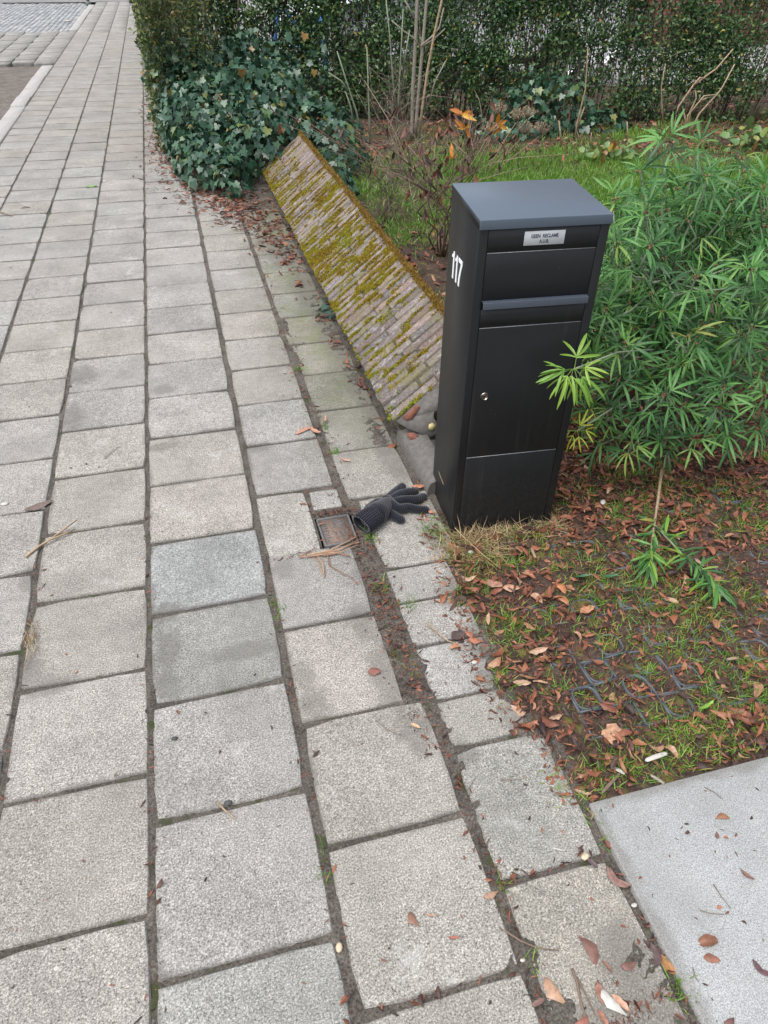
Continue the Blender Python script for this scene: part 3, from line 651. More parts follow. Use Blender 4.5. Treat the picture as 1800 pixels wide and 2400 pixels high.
# cylinder lock
def disc_y(cx, cz, y0, y1, r, r2=None, n=24):
    r2 = r if r2 is None else r2; a_ = [2*math.pi*i/n for i in range(n)]
    V = [(cx+r*math.cos(t), y0, cz+r*math.sin(t)) for t in a_]+[(cx+r2*math.cos(t), y1, cz+r2*math.sin(t)) for t in a_]
    return V, [(i, (i+1) % n, (i+1) % n+n, i+n) for i in range(n)]+[tuple(range(2*n-1, n-1, -1)), tuple(range(n))]
V, F = disc_y(0.0585, 0.4836, 0.001, -0.004, 0.0105, 0.0090); lk = part('lock', V, F, M['steel'], door)
V, F = disc_y(0.0585, 0.4836, -0.004, -0.0045, 0.0062, 0.0058); part('lock', V, F, m_plain('lock_face', (0.30, 0.28, 0.24), 0.4, metal=1.0), door)
V, F = box(0.0577, 0.0593, -0.0049, -0.0044, 0.4800, 0.4872); part('keyhole', V, F, M['gap'], door)
# name plate
V, F = box(0.1126, 0.2150, -0.0012, 0.0008, 0.8888, 0.9216); plate = part('sign_plate', V, F, M['sign'], bev=0.0006)
def text(body, size, loc, rot, m, parent, name, ext=0.0, align='CENTER', sx=1.0, off=0.0, spacing=1.0):
    c = bpy.data.curves.new(name, 'FONT'); c.body = body; c.size = size; c.align_x = align; c.align_y = 'CENTER'; c.extrude = ext
    c.offset = off; c.space_character = spacing
    c.materials.append(m); o = bpy.data.objects.new(name, c); link(o, parent); o.location = loc; o.rotation_euler = rot; o.scale = (sx, 1, 1)
    dg = bpy.context.evaluated_depsgraph_get(); me = bpy.data.meshes.new_from_object(o.evaluated_get(dg)); me.name = name
    bpy.data.objects.remove(o); o = obj(name, me, parent, loc, rot); o.scale = (sx, 1, 1); return o
text('GEEN  RECLAME', 0.0118, (0.1636, -0.0016, 0.9100), (math.pi/2, 0, 0), M['ink'], plate, 'lettering', 0.0002, sx=0.80, off=0.00025)
text('A.U.B.', 0.0118, (0.1636, -0.0016, 0.8974), (math.pi/2, 0, 0), M['ink'], plate, 'lettering', 0.0002, sx=0.80, off=0.00025)
# house number on the side that faces the pavement
def digit(poly, u0, z0, sc, nm):
    P = [(u0-px*sc, z0+py*sc) for px, py in poly]; n = len(P)
    V = [(-0.0012, u, z) for u, z in P]+[(0.0004, u, z) for u, z in P]
    me = bpy.data.meshes.new(nm); me.from_pydata(V, [], [tuple(range(n))]+[(i, (i+1) % n, (i+1) % n+n, i+n) for i in range(n)]); me.materials.append(M['white']); return obj(nm, me, mb)
ONE = [(0.16, 0), (0.30, 0), (0.30, 1), (0.18, 1), (0.14, 0.90), (0.0, 0.84), (0.0, 0.73), (0.16, 0.78)]
SEV = [(0.10, 0), (0.25, 0), (0.27, 0.25), (0.34, 0.5), (0.48, 0.84), (0.48, 1), (0, 1), (0, 0.86), (0.32, 0.86), (0.20, 0.55), (0.12, 0.25)]
for poly, u in ((ONE, 0.2060), (ONE, 0.1745), (SEV, 0.1445)): digit(poly, u, 0.7460, 0.0705, 'house_number')

# ------------------------------------------------------------------ water valve cover
wc = empty('water_cover', (0.3085, 1.690, 0.0015), (0, 0, 0.02), label='small rusty cast iron water valve cover with raised lettering', cat='valve cover')
a = Acc()
hx, hy, t = 0.053, 0.068, 0.0055
for q in (box(-hx, hx, -hy, -hy+t, -.03, .001), box(-hx, hx, hy-t, hy, -.03, .001), box(-hx, -hx+t, -hy+t, hy-t, -.03, .0014), box(hx-t, hx, -hy+t, hy-t, -.03, .0014)): a.add(*q)
o = a.build('rim', M['iron'], wc); b = o.modifiers.new('b', 'BEVEL'); b.width = .0012; b.segments = 2
V, F = box(-hx+t-.001, hx-t+.001, -hy+t-.001, hy-t+.001, -.03, -.0045); plate2 = part('plate', V, F, M['rust'], wc)
text('WATER', 0.0235, (-0.034, 0.001, -0.0045), (0, 0, math.pi/2), M['iron'], plate2, 'lettering', 0.0016, sx=1.18, off=0.0003)
a = Acc()
for i in range(5):
    u = np.linspace(-0.020, 0.022, 14); P = np.stack([u+0.012, 0.016+i*0.0085+0.004*np.sin((u+0.02)*150), np.full(14, -.0042)], -1)
    a.add(*tube(P, 0.0016, 6))
a.build('wave_emblem', M['iron'], plate2)
for ch, x, y, r_ in (('E', -0.006, -0.014, 0), ('E', 0.008, -0.012, 0), ('E', 0.020, -0.010, 0), ('E', 0.033, -0.011, 0), ('D', 0.016, -0.034, -math.pi/2)):
    text(ch, 0.019 if ch == 'E' else 0.028, (x, y, -0.0045), (0, 0, r_), M['iron'], plate2, 'lettering', 0.0016, off=0.0002)

# ------------------------------------------------------------------ knitted glove
def evaluated(o, name, m):
    dg = bpy.context.evaluated_depsgraph_get(); me = bpy.data.meshes.new_from_object(o.evaluated_get(dg)); me.name = name
    me.materials.clear(); me.materials.append(m); old = o.data; bpy.data.objects.remove(o); bpy.data.meshes.remove(old); return me
g0 = at_z(893, 1196, 0.02)
glove = empty('glove', (g0[0], g0[1], 0), label='dark navy knitted glove lying on the pavement beside the mailbox', cat='glove')
def gp(px, py, z): p = at_z(px, py, z); return np.array([p[0]-g0[0], p[1]-g0[1], z])
GZ = 0.002
acc = Acc()
def blob(path, rad, flat=0.8, sides=12):
    P = np.array(path); n0 = len(P); t = np.linspace(0, 1, n0); tt = np.linspace(0, 1, 12)
    Q = np.stack([np.interp(tt, t, P[:, i]) for i in range(3)], -1); R_ = np.interp(tt, t, rad)
    d0 = (Q[0]-Q[1]); d0 /= np.linalg.norm(d0); d1 = (Q[-1]-Q[-2]); d1 /= np.linalg.norm(d1)
    Q = np.concatenate([[Q[0]+d0*R_[0]*.8, Q[0]+d0*R_[0]*.45], Q, [Q[-1]+d1*R_[-1]*.45, Q[-1]+d1*R_[-1]*.8]]); R_ = np.concatenate([[R_[0]*.35, R_[0]*.85], R_, [R_[-1]*.85, R_[-1]*.35]])
    V, F = tube(Q, R_, sides); zc = np.interp(np.repeat(np.arange(len(Q)), sides), np.arange(len(Q)), Q[:, 2]); V[:, 2] = zc+(V[:, 2]-zc)*flat; acc.add(V, F)
blob([gp(905, 1172, .016), gp(925, 1154, .017), gp(943, 1139, .014)], [.0155, .0158, .0140])
blob([gp(915, 1172, .018), gp(938, 1158, .022), gp(958, 1152, .020), gp(974, 1151, .013)], [.0165, .0166, .0158, .0140])
blob([gp(922, 1176, .018), gp(950, 1171, .022), gp(975, 1170, .020), gp(994, 1163, .013)], [.0165, .0166, .0158, .0140])
blob([gp(906, 1168, .028), gp(920, 1182, .030), gp(935, 1192, .026), gp(955, 1188, .020), gp(976, 1193, .014), gp(998, 1194, .012)], [.0152, .0162, .0162, .0160, .0152, .0138])
blob([gp(905, 1196, .018), gp(922, 1208, .016), gp(939, 1218, .013)], [.0165, .0172, .0160])
blob([gp(868, 1212, .030), gp(885, 1200, .034), gp(907, 1180, .026)], [.037, .038, .024], 0.86, 20)
blob([gp(866, 1194, .022), gp(886, 1180, .022), gp(905, 1172, .020)], [.020, .020, .012], 0.9, 16)
tmp = obj('tmp', acc.mesh('tmp', None))
md = tmp.modifiers.new('r', 'REMESH'); md.mode = 'VOXEL'; md.voxel_size = 0.0021; md.use_smooth_shade = True
md = tmp.modifiers.new('s', 'SMOOTH'); md.iterations = 4; md.factor = 0.5
me = evaluated(tmp, 'hand', M['knit'])
co = np.empty(len(me.vertices)*3, np.float32); me.vertices.foreach_get('co', co); co = co.reshape(-1, 3)
co[:, 2] = np.maximum(co[:, 2], GZ); nrm = np.empty(len(co)*3, np.float32); me.vertices.foreach_get('normal', nrm); nrm = nrm.reshape(-1, 3)
co += nrm*(0.0007*np.sin(co[:, :1]*2100)+0.0005*(fbm(co[:, 0], co[:, 1], 300, 2)[:, None]-.5)); me.vertices.foreach_set('co', co.ravel()); me.update()
for p in me.polygons: p.use_smooth = True
obj('hand', me, glove)
# ribbed cuff, open towards the pavement
c0 = gp(846, 1230, .029); c1 = gp(880, 1206, .033); ax = c1-c0; axn = ax/np.linalg.norm(ax); sd_ = np.cross(axn, [0, 0, 1]); sd_ /= np.linalg.norm(sd_); up_ = np.cross(sd_, axn)
na, nl = 180, 8; V = []; F = []
for layer, (rs, inv) in enumerate(((1.0, 1), (0.84, -1))):
    for i in range(nl+1):
        u = i/nl; c = c0+ax*u*(1.05 if layer == 0 else 0.9)
        rx = (0.0385+0.001*math.sin(u*3)-0.003*u)*rs; rz = (0.0285+0.0035*math.sin(u*2.5))*rs
        for jn in range(na):
            th = 2*math.pi*jn/na; rr = 1+0.052*math.sin(th*30)*(1 if layer == 0 else .4)+0.05*math.sin(th*3+1)*(1-u)
            V.append(c+sd_*rx*rr*math.cos(th)+up_*rz*rr*math.sin(th))
V = np.array(V); V[:, 2] = np.maximum(V[:, 2], GZ)
K = (nl+1)*na
for layer in range(2):
    for i in range(nl):
        for jn in range(na):
            q = [layer*K+i*na+jn, layer*K+i*na+(jn+1) % na, layer*K+(i+1)*na+(jn+1) % na, layer*K+(i+1)*na+jn]; F.append(q if layer == 0 else q[::-1])
for jn in range(na): F.append([jn, K+jn, K+(jn+1) % na, (jn+1) % na])
obj('cuff', raw_mesh('cuff', V, tri(F), M['knit'], True), glove)

# ------------------------------------------------------------------ foliage: shrub beside the mailbox
def choisya_leaf(seed, nl, fat=1.0):
    """a leaf of several narrow leaflets at the end of a stalk that starts at the origin and points along +y"""
    r = random.Random(seed); a = Acc(); pl = 0.036
    a.add(*tube([(0, 0, 0), (0, pl*.5, .003), (0, pl, .002)], [.0013, .0011, .001], 4, False), 0.8)
    angs = {3: (-46, 2, 44), 4: (-66, -22, 18, 58), 5: (-78, -38, 0, 36, 74)}[nl]
    for d in angs:
        L = r.uniform(0.070, 0.092)*(1.08-abs(d)/260); w = L*fat*r.uniform(.054, .068); cu = r.uniform(.25, .75)
        V, F = leaf_t([(0, .003/L), (.12, w/L*.55), (.35, w/L*.92), (.62, w/L), (.85, w/L*.72), (1.0, w/L*.15)], cu, .45); V = V*L
        t = math.radians(d+r.gauss(0, 5)); R_ = Matrix.Rotation(-t, 3, 'Z') @ Matrix.Rotation(r.gauss(-.12, .16), 3, 'X') @ Matrix.Rotation(r.gauss(0, .3), 3, 'Y')
        a.add(V @ np.array(R_).T+[0, pl, .002], F, r.random())
    return np.concatenate(a.V), np.concatenate(a.F)
CT = [choisya_leaf(s, (5, 3, 4, 5, 3, 4)[s]) for s in range(6)]
CMe = [raw_mesh('leaf', v, f, M['choisya'], True) for v, f in CT]
CMy = [raw_mesh('leaf', v, f, M['choisya_y'], True) for v, f in (choisya_leaf(31, 5, 1.05), choisya_leaf(32, 4, 1.05))]
CMl = [raw_mesh('leaf', v, f, M['choisya_yel'], True) for v, f in CT[:2]]
SB = Vector((1.54, 1.86, 0.0))
shrub = empty('evergreen_shrub', SB, label='bushy evergreen shrub with narrow fingered leaves right of the mailbox', cat='shrub')
rosettes = []       # tip position, direction, kind
rr_ = np.random.RandomState(21)
def shrub_ok(p):
    # keeps clear of the mailbox
    return not (p[0] < 1.05 and 1.50 < p[1] < 1.95 and p[2] < 0.97)
tries = 0
while len(rosettes) < 270 and tries < 6000:
    tries += 1
    d = rr_.normal(0, 1, 3); d /= np.linalg.norm(d); d[2] = abs(d[2])*1.0-0.25*rr_.rand()
    rad = (0.70+0.30*rr_.rand()**0.5)*(0.55 if rr_.rand() < .22 else 1.0)
    p = np.array([1.74, 2.14, 0.40])+d*rad*np.array([0.66, 0.52, 0.52])
    if p[2] < 0.10 or not shrub_ok(p) or p[2] > .60+(p[0]-1.20)*.75: continue
    if any(np.linalg.norm(p-q[0]) < 0.052 for q in rosettes): continue
    dr = d*np.array([1, 1, .5])+np.array([0, 0, .75])+rr_.normal(0, .2, 3); rosettes.append((p, dr/np.linalg.norm(dr), 0))
for px, py, yv in ((1560, 330, 2.05), (1640, 345, 2.12), (1655, 420, 1.95), (1500, 405, 1.98), (1790, 440, 1.9), (1440, 470, 1.9), (1512, 500, 1.78), (1520, 585, 1.66), (1630, 650, 1.56), (1760, 640, 1.60), (1440, 575, 1.80), (1395, 650, 1.85),
                   (1462, 810, 1.62), (1556, 930, 1.52), (1695, 910, 1.50), (1615, 790, 1.58), (1760, 770, 1.62), (1480, 1040, 1.60), (1625, 1030, 1.55), (1385, 960, 1.78), (1790, 930, 1.55), (1420, 730, 1.75), (1380, 840, 1.85), (1425, 965, 1.70), (1360, 920, 1.90), (1505, 960, 1.64), (1560, 1035, 1.60), (1700, 1015, 1.58), (1450, 890, 1.66), (1600, 950, 1.58), (1410, 1030, 1.75), (1690, 960, 1.62), (1770, 1000, 1.60), (1480, 900, 1.85), (1560, 880, 1.8), (1640, 900, 1.85)):
    p = at_y(px, py, yv); v = C_P-p; v /= np.linalg.norm(v); dr = np.array([0, 0, .8])+v*.7+rr_.normal(0, .12, 3)
    rosettes.append((p, dr/np.linalg.norm(dr), 0))
stems = Acc(); limbs = Acc(); sites = []   # (pos, direction of leaf, normal, kind)
trunk_top = []
for i in range(9):
    t = i/9*2*math.pi; e = np.array([1.72+0.22*math.cos(t), 2.08+0.2*math.sin(t), .30+.14*(i % 3)]); P = [np.array(SB)+[0.02*math.cos(t), 0.02*math.sin(t), 0], np.array(SB)*.55+e*.45+[0, 0, .03], e]
    limbs.add(*tube(P, [.011, .007, .005], 6), rr_.rand()*.5); trunk_top.append(P)
allj = np.concatenate([np.array([np.array(p[0])*(1-u)+np.array(p[1])*u for u in (.5,)]+[np.array(p[1])*(1-u)+np.array(p[2])*u for u in (0, .35, .7, 1)]) for p in trunk_top])
for p, dr, kd in rosettes:
    dd = np.linalg.norm(allj-p, axis=1)+np.where(allj[:, 2] > p[2], .3, 0); b0 = allj[dd.argmin()]
    mid = b0*.45+p*.55-np.array([0, 0, .25])*np.linalg.norm(p-b0)*.4; q = p-dr*.06
    stems.add(*tube([b0, mid, q, p], [.0045, .0035, .0028, .0022], 5), .7)
    az0 = rr_.uniform(0, 6.28); e1 = np.cross(dr, [0.3, .2, 1]); e1 /= np.linalg.norm(e1); e2 = np.cross(dr, e1)
    npair = rr_.randint(4, 6)
    for lv in range(npair):
        el = (1.15, .7, .25, -.12, -.35)[lv]+rr_.normal(0, .1); back = (0, .008, .03, .06, .085)[lv]
        for sgn in (0, math.pi):
            az = az0+lv*math.pi/2+sgn+rr_.normal(0, .2)
            dl = math.cos(el)*(math.cos(az)*e1+math.sin(az)*e2)+math.sin(el)*dr
            nn = dr*math.cos(el)-math.sin(el)*(math.cos(az)*e1+math.sin(az)*e2)+rr_.normal(0, .15, 3)
            sites.append((p-dr*back, dl, nn, rr_.uniform(.40, .62) if lv == 0 else rr_.uniform(.64, .92)))
a = Acc()
for p, dr, kd in rosettes:
    for q in range(5):
        c = p+dr*.006+rr_.normal(0, .0035, 3); a.add(*tube([c-dr*.004, c, c+dr*.005], [.0015, .0032, .0008], 5), rr_.rand())
o = a.build('bud', m_leaf('flower_bud', [(0, (.16, .075, .045)), (1, (.30, .17, .10))], .7, 0, .3), shrub, True); o.location = -SB; o['kind'] = 'stuff'
def vis_pt(p): return visible(p[0], p[1], p[2], 80)
sites = [s for s in sites if vis_pt(s[0]) and shrub_ok(s[0]+s[1]*.09)]
order = sorted(range(len(sites)), key=lambda i: np.linalg.norm(sites[i][0]-C_P))
P = np.array([s[0] for s in sites]); Rm = frames(np.array([s[1] for s in sites]), np.array([s[2] for s in sites]))*np.array([s[3] for s in sites])[:, None, None]
which = rr_.randint(0, 6, len(sites))
for i in order[:285]:
    o = obj('leaf', CMe[which[i]], shrub); m4 = np.eye(4); m4[:3, :3] = Rm[i]; m4[:3, 3] = P[i]-np.array(SB); o.matrix_local = Matrix(m4.tolist())
rest = np.array(order[285:])
V, F, T = bake(CT, which[rest], Rm[rest], P[rest]-np.array(SB), np.clip(rr_.normal(.45, .22, len(rest)), 0, .95))
o = obj('leaf', raw_mesh('leaf', V, F, M['choisya_s'], True, T), shrub); o['kind'] = 'stuff'
o = stems.build('stem', M['greentwig'], shrub, True); o.location = -SB; o['kind'] = 'stuff'
o = limbs.build('limb', M['bark'], shrub, True); o.location = -SB; o['kind'] = 'stuff'
# two sprays of pale young leaves that reach in front of the mailbox
def spray(px, py, yv, base, lst, meshes, seed, s0):
    r = np.random.RandomState(seed); p = at_y(px, py, yv); v = C_P-p; v /= np.linalg.norm(v)
    a = Acc(); a.add(*tube([np.array(base), (np.array(base)+p)/2+[0, 0, .02], p], [.003, .0025, .002], 5), .8)
    o = a.build('stem', M['greentwig'], shrub, True); o.location = -SB
    for (dx, dy, n_) in lst:
        dl = dx*C_R+dy*C_U+v*n_; nn = v+np.array([0, 0, .6])+r.normal(0, .15, 3)
        m4 = np.eye(4); m4[:3, :3] = frames(dl[None], nn[None])[0]*s0*r.uniform(.85, 1.1); m4[:3, 3] = p-np.array(SB)+C_R*dx*.006
        o = obj('leaf', meshes[r.randint(0, len(meshes))], shrub); o.matrix_local = Matrix(m4.tolist()); o['label'] = 'pale young leaf reaching over the mailbox door' if meshes is CMy else 'yellowed leaf low beside the mailbox'
spray(1345, 865, 1.50, (1.30, 1.70, .50), [(-1, -.45, .3), (-.6, -.8, .4), (-.25, -1, .6), (.25, -1, .3), (-.9, -.1, .5), (.6, -.7, .3), (.15, .8, .1), (.8, .1, .4)], CMy, 5, 0.78)
spray(1352, 1010, 1.60, (1.35, 1.75, .30), [(-1, -.1, .4), (-.5, -.8, .4), (.2, -.9, .4), (.9, 0, .3), (.3, .7, .3)], CMl, 6, 0.55)

# a broken-off branch of the same shrub lying in front of it
fb = empty('fallen_branch', (*at_z(1543, 1180)[:2], 0.01), label='cut leafy shrub branch lying on the ground below the shrub', cat='branch')
fo = np.array(fb.location)
a = Acc(); Q = [at_z(1551, 1100, .10), at_z(1543, 1165, .05), at_z(1532, 1240, .03), at_z(1525, 1300, .03), at_z(1520, 1330, .025)]
a.add(*tube(np.array(Q)-fo, [.0055, .0048, .004, .003, .002], 6), .9); a.build('stem', M['palewood'], fb, True)
a = Acc(); Q2 = [at_z(1536, 1232, .03), at_z(1600, 1300, .045), at_z(1660, 1350, .04), at_z(1690, 1395, .03)]
a.add(*tube(np.array(Q2)-fo, [.0035, .003, .0025, .002], 6), .8); a.build('side_shoot', M['greentwig'], fb, True)
lf = [leaf_t([(0, .02), (.2, .045), (.5, .066), (.8, .05), (1, .01)], c, .35) for c in (.2, .4)]
lfm = [raw_mesh('leaf', v*[1, 1, 1], f, M['choisya'], True) for v, f in lf]+[raw_mesh('leaf', v, f, M['choisya_y'], True) for v, f in lf]
r = np.random.RandomState(8)
for path, n_ in ((Q, 44), (Q2, 62)):
    for i in range(n_):
        u = r.uniform(.42 if path is Q else .05, 1)*(len(path)-1); k0 = min(int(u), len(path)-2); p = np.array(path[k0])*(1-(u-k0))+np.array(path[k0+1])*(u-k0)
        ax_ = np.array(path[k0+1])-np.array(path[k0]); ax_ /= np.linalg.norm(ax_)
        dl = ax_*r.uniform(.1, .9)+np.array([r.normal(0, .7), r.normal(0, .7), r.uniform(-.1, .45)])
        m4 = np.eye(4); m4[:3, :3] = frames(dl[None], np.array([[r.normal(0, .4), r.normal(0, .4), 1]]))[0]*r.uniform(.045, .085); m4[:3, 3] = p-fo+[0, 0, .004]
        o = obj('leaf', lfm[r.choice(4, p=(.44, .44, .06, .06))], fb); o.matrix_local = Matrix(m4.tolist())

# ------------------------------------------------------------------ ivy
def ivy_t(seed):
    r = random.Random(seed)
    ol = [(0, -.02), (.20, -.16), (.46, -.10), (.38, .16), (.50, .40), (.24, .46), (.0, .92), (-.24, .46), (-.50, .40), (-.38, .16), (-.46, -.10), (-.20, -.16)]
    V = [(0, .18, -.02)]+[(x*(1+r.gauss(0, .07)), y*(1+r.gauss(0, .05)), .10*abs(x)-.12*max(0, y)**2+r.gauss(0, .012)) for x, y in ol]
    n = len(ol); return np.array(V), tri([(0, i+1, (i+1) % n+1) for i in range(n)])
IT = [ivy_t(s) for s in range(5)]
IMe = [raw_mesh('leaf', v, f, M['ivy'], True) for v, f in IT]
def ivy_plant(name, base, label, ells, n, nparts, sc, seed, clip, wisps=None):
    r = np.random.RandomState(seed); root = empty(name, base, label=label, cat='ivy'); B = np.array(base); Ps, Ns = [], []
    vols = np.array([e[1][0]*e[1][1]+e[1][1]*e[1][2]+e[1][0]*e[1][2] for e in ells]); cnt = (n*vols/vols.sum()).astype(int)
    for (c, rad), m in zip(ells, cnt):
        d = r.normal(0, 1, (m, 3)); d /= np.linalg.norm(d, axis=1)[:, None]; k = r.uniform(.72, 1.04, (m, 1))*(1+.16*(fbm(d[:, 0]*2+d[:, 2], d[:, 1]*2, 2.2, 3, seed)[:, None]-.5)*2)
        p = np.array(c)+d*k*np.array(rad); nn = d/np.array(rad); nn /= np.linalg.norm(nn, axis=1)[:, None]; Ps.append(p); Ns.append(nn)
    if wisps is not None:
        (a0, a1), (b0, b1), (c0, c1), m = wisps; p = np.stack([r.uniform(a0, a1, m), r.uniform(b0, b1, m), r.uniform(c0, c1, m)], -1); p = p[fbm(p[:, 0]+p[:, 1], p[:, 2], 4, 3, 5) > .5]
        Ps.append(p); Ns.append(np.tile([-.45, -.9, .1], (len(p), 1)))
    P = np.concatenate(Ps); Nn = np.concatenate(Ns); k = (P[:, 2] > .01) & clip(P); P, Nn = P[k], Nn[k]
    fz = Nn+np.array([0, 0, .55])+r.normal(0, .42, P.shape); D = np.array([0, 0, -1.0])+Nn*.55+r.normal(0, .5, P.shape)
    # leaves turned to the light, tips hanging
    Rm = frames(D, fz)*(sc*r.uniform(.65, 1.35, len(P)))[:, None, None]
    w = r.randint(0, 5, len(P)); face = ((C_P-P)*Nn).sum(1); dist = np.linalg.norm(P-C_P, axis=1)
    order = np.argsort(dist-np.where(face > 0, 3.0, 0)); tn = np.clip(.45+.25*r.normal(0, 1, len(P)), 0, .94); tn = np.where(r.rand(len(P)) < .025, r.uniform(.95, 1, len(P)), tn)
    vis_ = np.array([vis_pt(p) for p in P]); order = np.concatenate([order[vis_[order]], order[~vis_[order]]])
    for i in order[:nparts]:
        m4 = np.eye(4); m4[:3, :3] = Rm[i]; m4[:3, 3] = P[i]-B; o = obj('leaf', IMe[w[i]], root); o.matrix_local = Matrix(m4.tolist())
    rest = order[nparts:]; V, F, T = bake(IT, w[rest], Rm[rest], P[rest]-B, tn[rest]); o = obj('leaf', raw_mesh('leaf', V, F, M['ivy_s'], True, T), root); o['kind'] = 'stuff'
    a = Acc()
    for i in range(60):
        j_ = r.randint(len(P)); e = P[j_]; s0 = np.array([e[0]+r.normal(0, .1), e[1]+r.normal(0, .1), 0.0]); a.add(*tube([s0-B, (s0+e)/2-B+r.normal(0, .05, 3), e-Nn[j_]*.03-B], [.004, .003, .002], 4), r.rand())
    a.build('stem', M['bark'], root)['kind'] = 'stuff'; return root
def clip_wall(P):
    s = (P[:, 0]-XF)*SD[0]+(P[:, 2]-ZF_)*SD[2]; nn = (P[:, 0]-XF)*SN[0]+(P[:, 2]-ZF_)*SN[2]
    under = (P[:, 0] > XF-0.01) & (P[:, 0] < XB) & (nn < 0.01)
    on = (P[:, 0] > XF-0.03) & (P[:, 0] < XB+0.02) & (P[:, 1] < 5.62+0.22*vnoise(P[:, 0], P[:, 1], 6, 3))
    return ~under & ~on
ivy_plant('ivy', (0.45, 6.3, 0), 'big heap of dark ivy hanging over the far end of the garden wall',
          [((.36, 6.62, .22), (.42, .62, .42)), ((.22, 6.15, .12), (.26, .55, .26)), ((.36, 5.72, .06), (.16, .36, .22)), ((.10, 7.0, .22), (.22, .75, .36)), ((.72, 6.75, .36), (.48, .50, .34)),
           ((1.16, 6.35, .16), (.34, .75, .32)), ((1.06, 5.45, .08), (.13, .60, .20)), ((.30, 7.3, .30), (.40, .5, .44)), ((.05, 7.6, .45), (.16, .7, .40)), ((.75, 7.6, .35), (.5, .5, .45)), ((.66, 6.0, .24), (.30, .28, .26)), ((.60, 6.25, .15), (.35, .3, .4))], 9500, 290, .056, 3, clip_wall, ((-.18, 1.5), (6.85, 8.05), (.2, .85), 260))
ivy_plant('ivy', (3.55, 7.05, 0), 'small patch of dark ivy at the foot of the back hedge', [((3.5, 7.15, .14), (.52, .30, .36)), ((3.1, 7.0, .05), (.5, .3, .14)), ((4.05, 7.0, .05), (.35, .22, .14))], 1100, 120, .062, 5, lambda P: P[:, 2] > 0)
isp = empty('ivy_sprig', (*at_z(745, 728, .02)[:2], 0), label='sprig of dark ivy growing out from under the wall onto the pavement', cat='ivy')
for i, (px, py, s_) in enumerate(((738, 718, .045), (752, 733, .05), (745, 742, .042), (764, 716, .05), (772, 728, .045), (780, 738, .04), (765, 705, .04))):
    p = at_z(px, py, .025); o = obj('leaf', IMe[i % 5], isp, Vector(p)-isp.location, (rw.gauss(.2, .3), rw.gauss(-.2, .3), rw.uniform(1, 4))); o.scale = (s_,)*3

# ------------------------------------------------------------------ hedges
HT = [(np.array([(0, 0, 0), (-.27, .5, .10+c), (.27, .48, .10+c), (0, 1, 0)]), tri([(0, 1, 3), (0, 3, 2)])) for c in (0, .06, -.2)]
def hedge(name, label, pts, stems_n, leaves_n, dens, mat_, seed, sc=.030, bare=None, h=1.45):
    """pts = (start xy, end xy, thickness); leaves gather near the faces, upright stems show through below"""
    r = np.random.RandomState(seed); (x0, y0), (x1, y1), th = pts; base = np.array([(x0+x1)/2, (y0+y1)/2, 0]); d = np.array([x1-x0, y1-y0, 0.]); L = np.linalg.norm(d); d /= L; nv = np.array([-d[1], d[0], 0])
    root = empty(name, base, label=label, cat='hedge'); O = np.array([x0, y0, 0])-base
    a = Acc(); tips = []
    for i in range(stems_n):
        u = r.uniform(0, L); v = r.uniform(.15, .85)*th; lean = r.normal(0, .10)+(bare(u/L) if bare else 0); P = [O+d*u+nv*v]
        hh = h*r.uniform(.7, 1.02); rad = r.uniform(.004, .011)
        for k in range(1, 6): P.append(P[-1]+np.array([0, 0, hh/5])+d*(lean*hh/5+r.normal(0, .022))+nv*r.normal(0, .03))
        a.add(*tube(P, np.linspace(rad, rad*.4, 6), 5), r.rand()); P = np.array(P)
        for b in range(5):
            k = r.randint(1, 5); q = P[k]; e = q+d*r.normal(0, .13)+nv*r.normal(0, .13)+np.array([0, 0, r.uniform(.05, .3)]); m_ = (q+e)/2+r.normal(0, .02, 3); a.add(*tube([q, m_, e], [rad*.5, rad*.38, rad*.22], 4), r.rand()); tips += [m_, e, e]
        tips += [P[3], P[4], P[5]]
    o = a.build('stem', M['bark'], root); o['kind'] = 'stuff'
    u = r.uniform(0, L, leaves_n); v = np.where(r.rand(leaves_n) < .5, np.abs(r.normal(0, .12, leaves_n)), r.uniform(0, 1, leaves_n))*th; z = r.uniform(0.02, h, leaves_n)
    k = r.rand(leaves_n) < dens(u/L, v/th, z, fbm(u*1.0, z+v, 5.0, 4, seed), u); u, v, z = u[k], v[k], z[k]
    P = O+u[:, None]*d+v[:, None]*nv; P[:, 2] = z; P += r.normal(0, .02, P.shape)
    D = r.normal(0, 1, P.shape)+np.array([0, 0, .35])-nv*.3; Nn = -nv*.5+np.array([0, 0, .9])+r.normal(0, .55, P.shape)
    Rm = frames(D, Nn)*(sc*r.uniform(.6, 1.35, len(P)))[:, None, None]
    tn = np.clip(.42+.24*r.normal(0, 1, len(P))+.3*(fbm(u, z, 3, 2, seed+5)-.5), 0, .9); tn = np.where(r.rand(len(P)) < .05, r.uniform(.9, 1, len(P)), tn)
    V, F, T = bake(HT, r.randint(0, 3, len(P)), Rm, P, tn); o = obj('foliage', raw_mesh('foliage', V, F, mat_, False, T), root); o['kind'] = 'stuff'
    return root
def dens_back(t, v, z, n, u):
    gap = sstep(.44, .62, n)
    low = sstep(0.05, .50, z+.25*(n-.5))
    thin = 1-.50*sstep(.58, .82, t)
    d = (0.22+1.0*gap)*(.18+.82*low)*thin
    win = sstep(.35, .46, t)*sstep(.62, .52, t)*sstep(.2, .35, z)*sstep(1.05, .8, z)   # thin stretch in front of the white car
    return d*(1-.50*win)
hedge('privet_hedge', 'tall green privet hedge across the back of the garden', ((0.30, 8.45), (7.6, 6.55), .50), 300, 210000, dens_back, M['privet'], 4, .041, lambda t: .35*sstep(.62, .85, t), 1.5)
def dens_side(t, v, z, n, u): return (.55+.7*sstep(.4, .6, n))*(.35+.65*sstep(.0, .3, z))*np.where(u < 5, 1, .6)
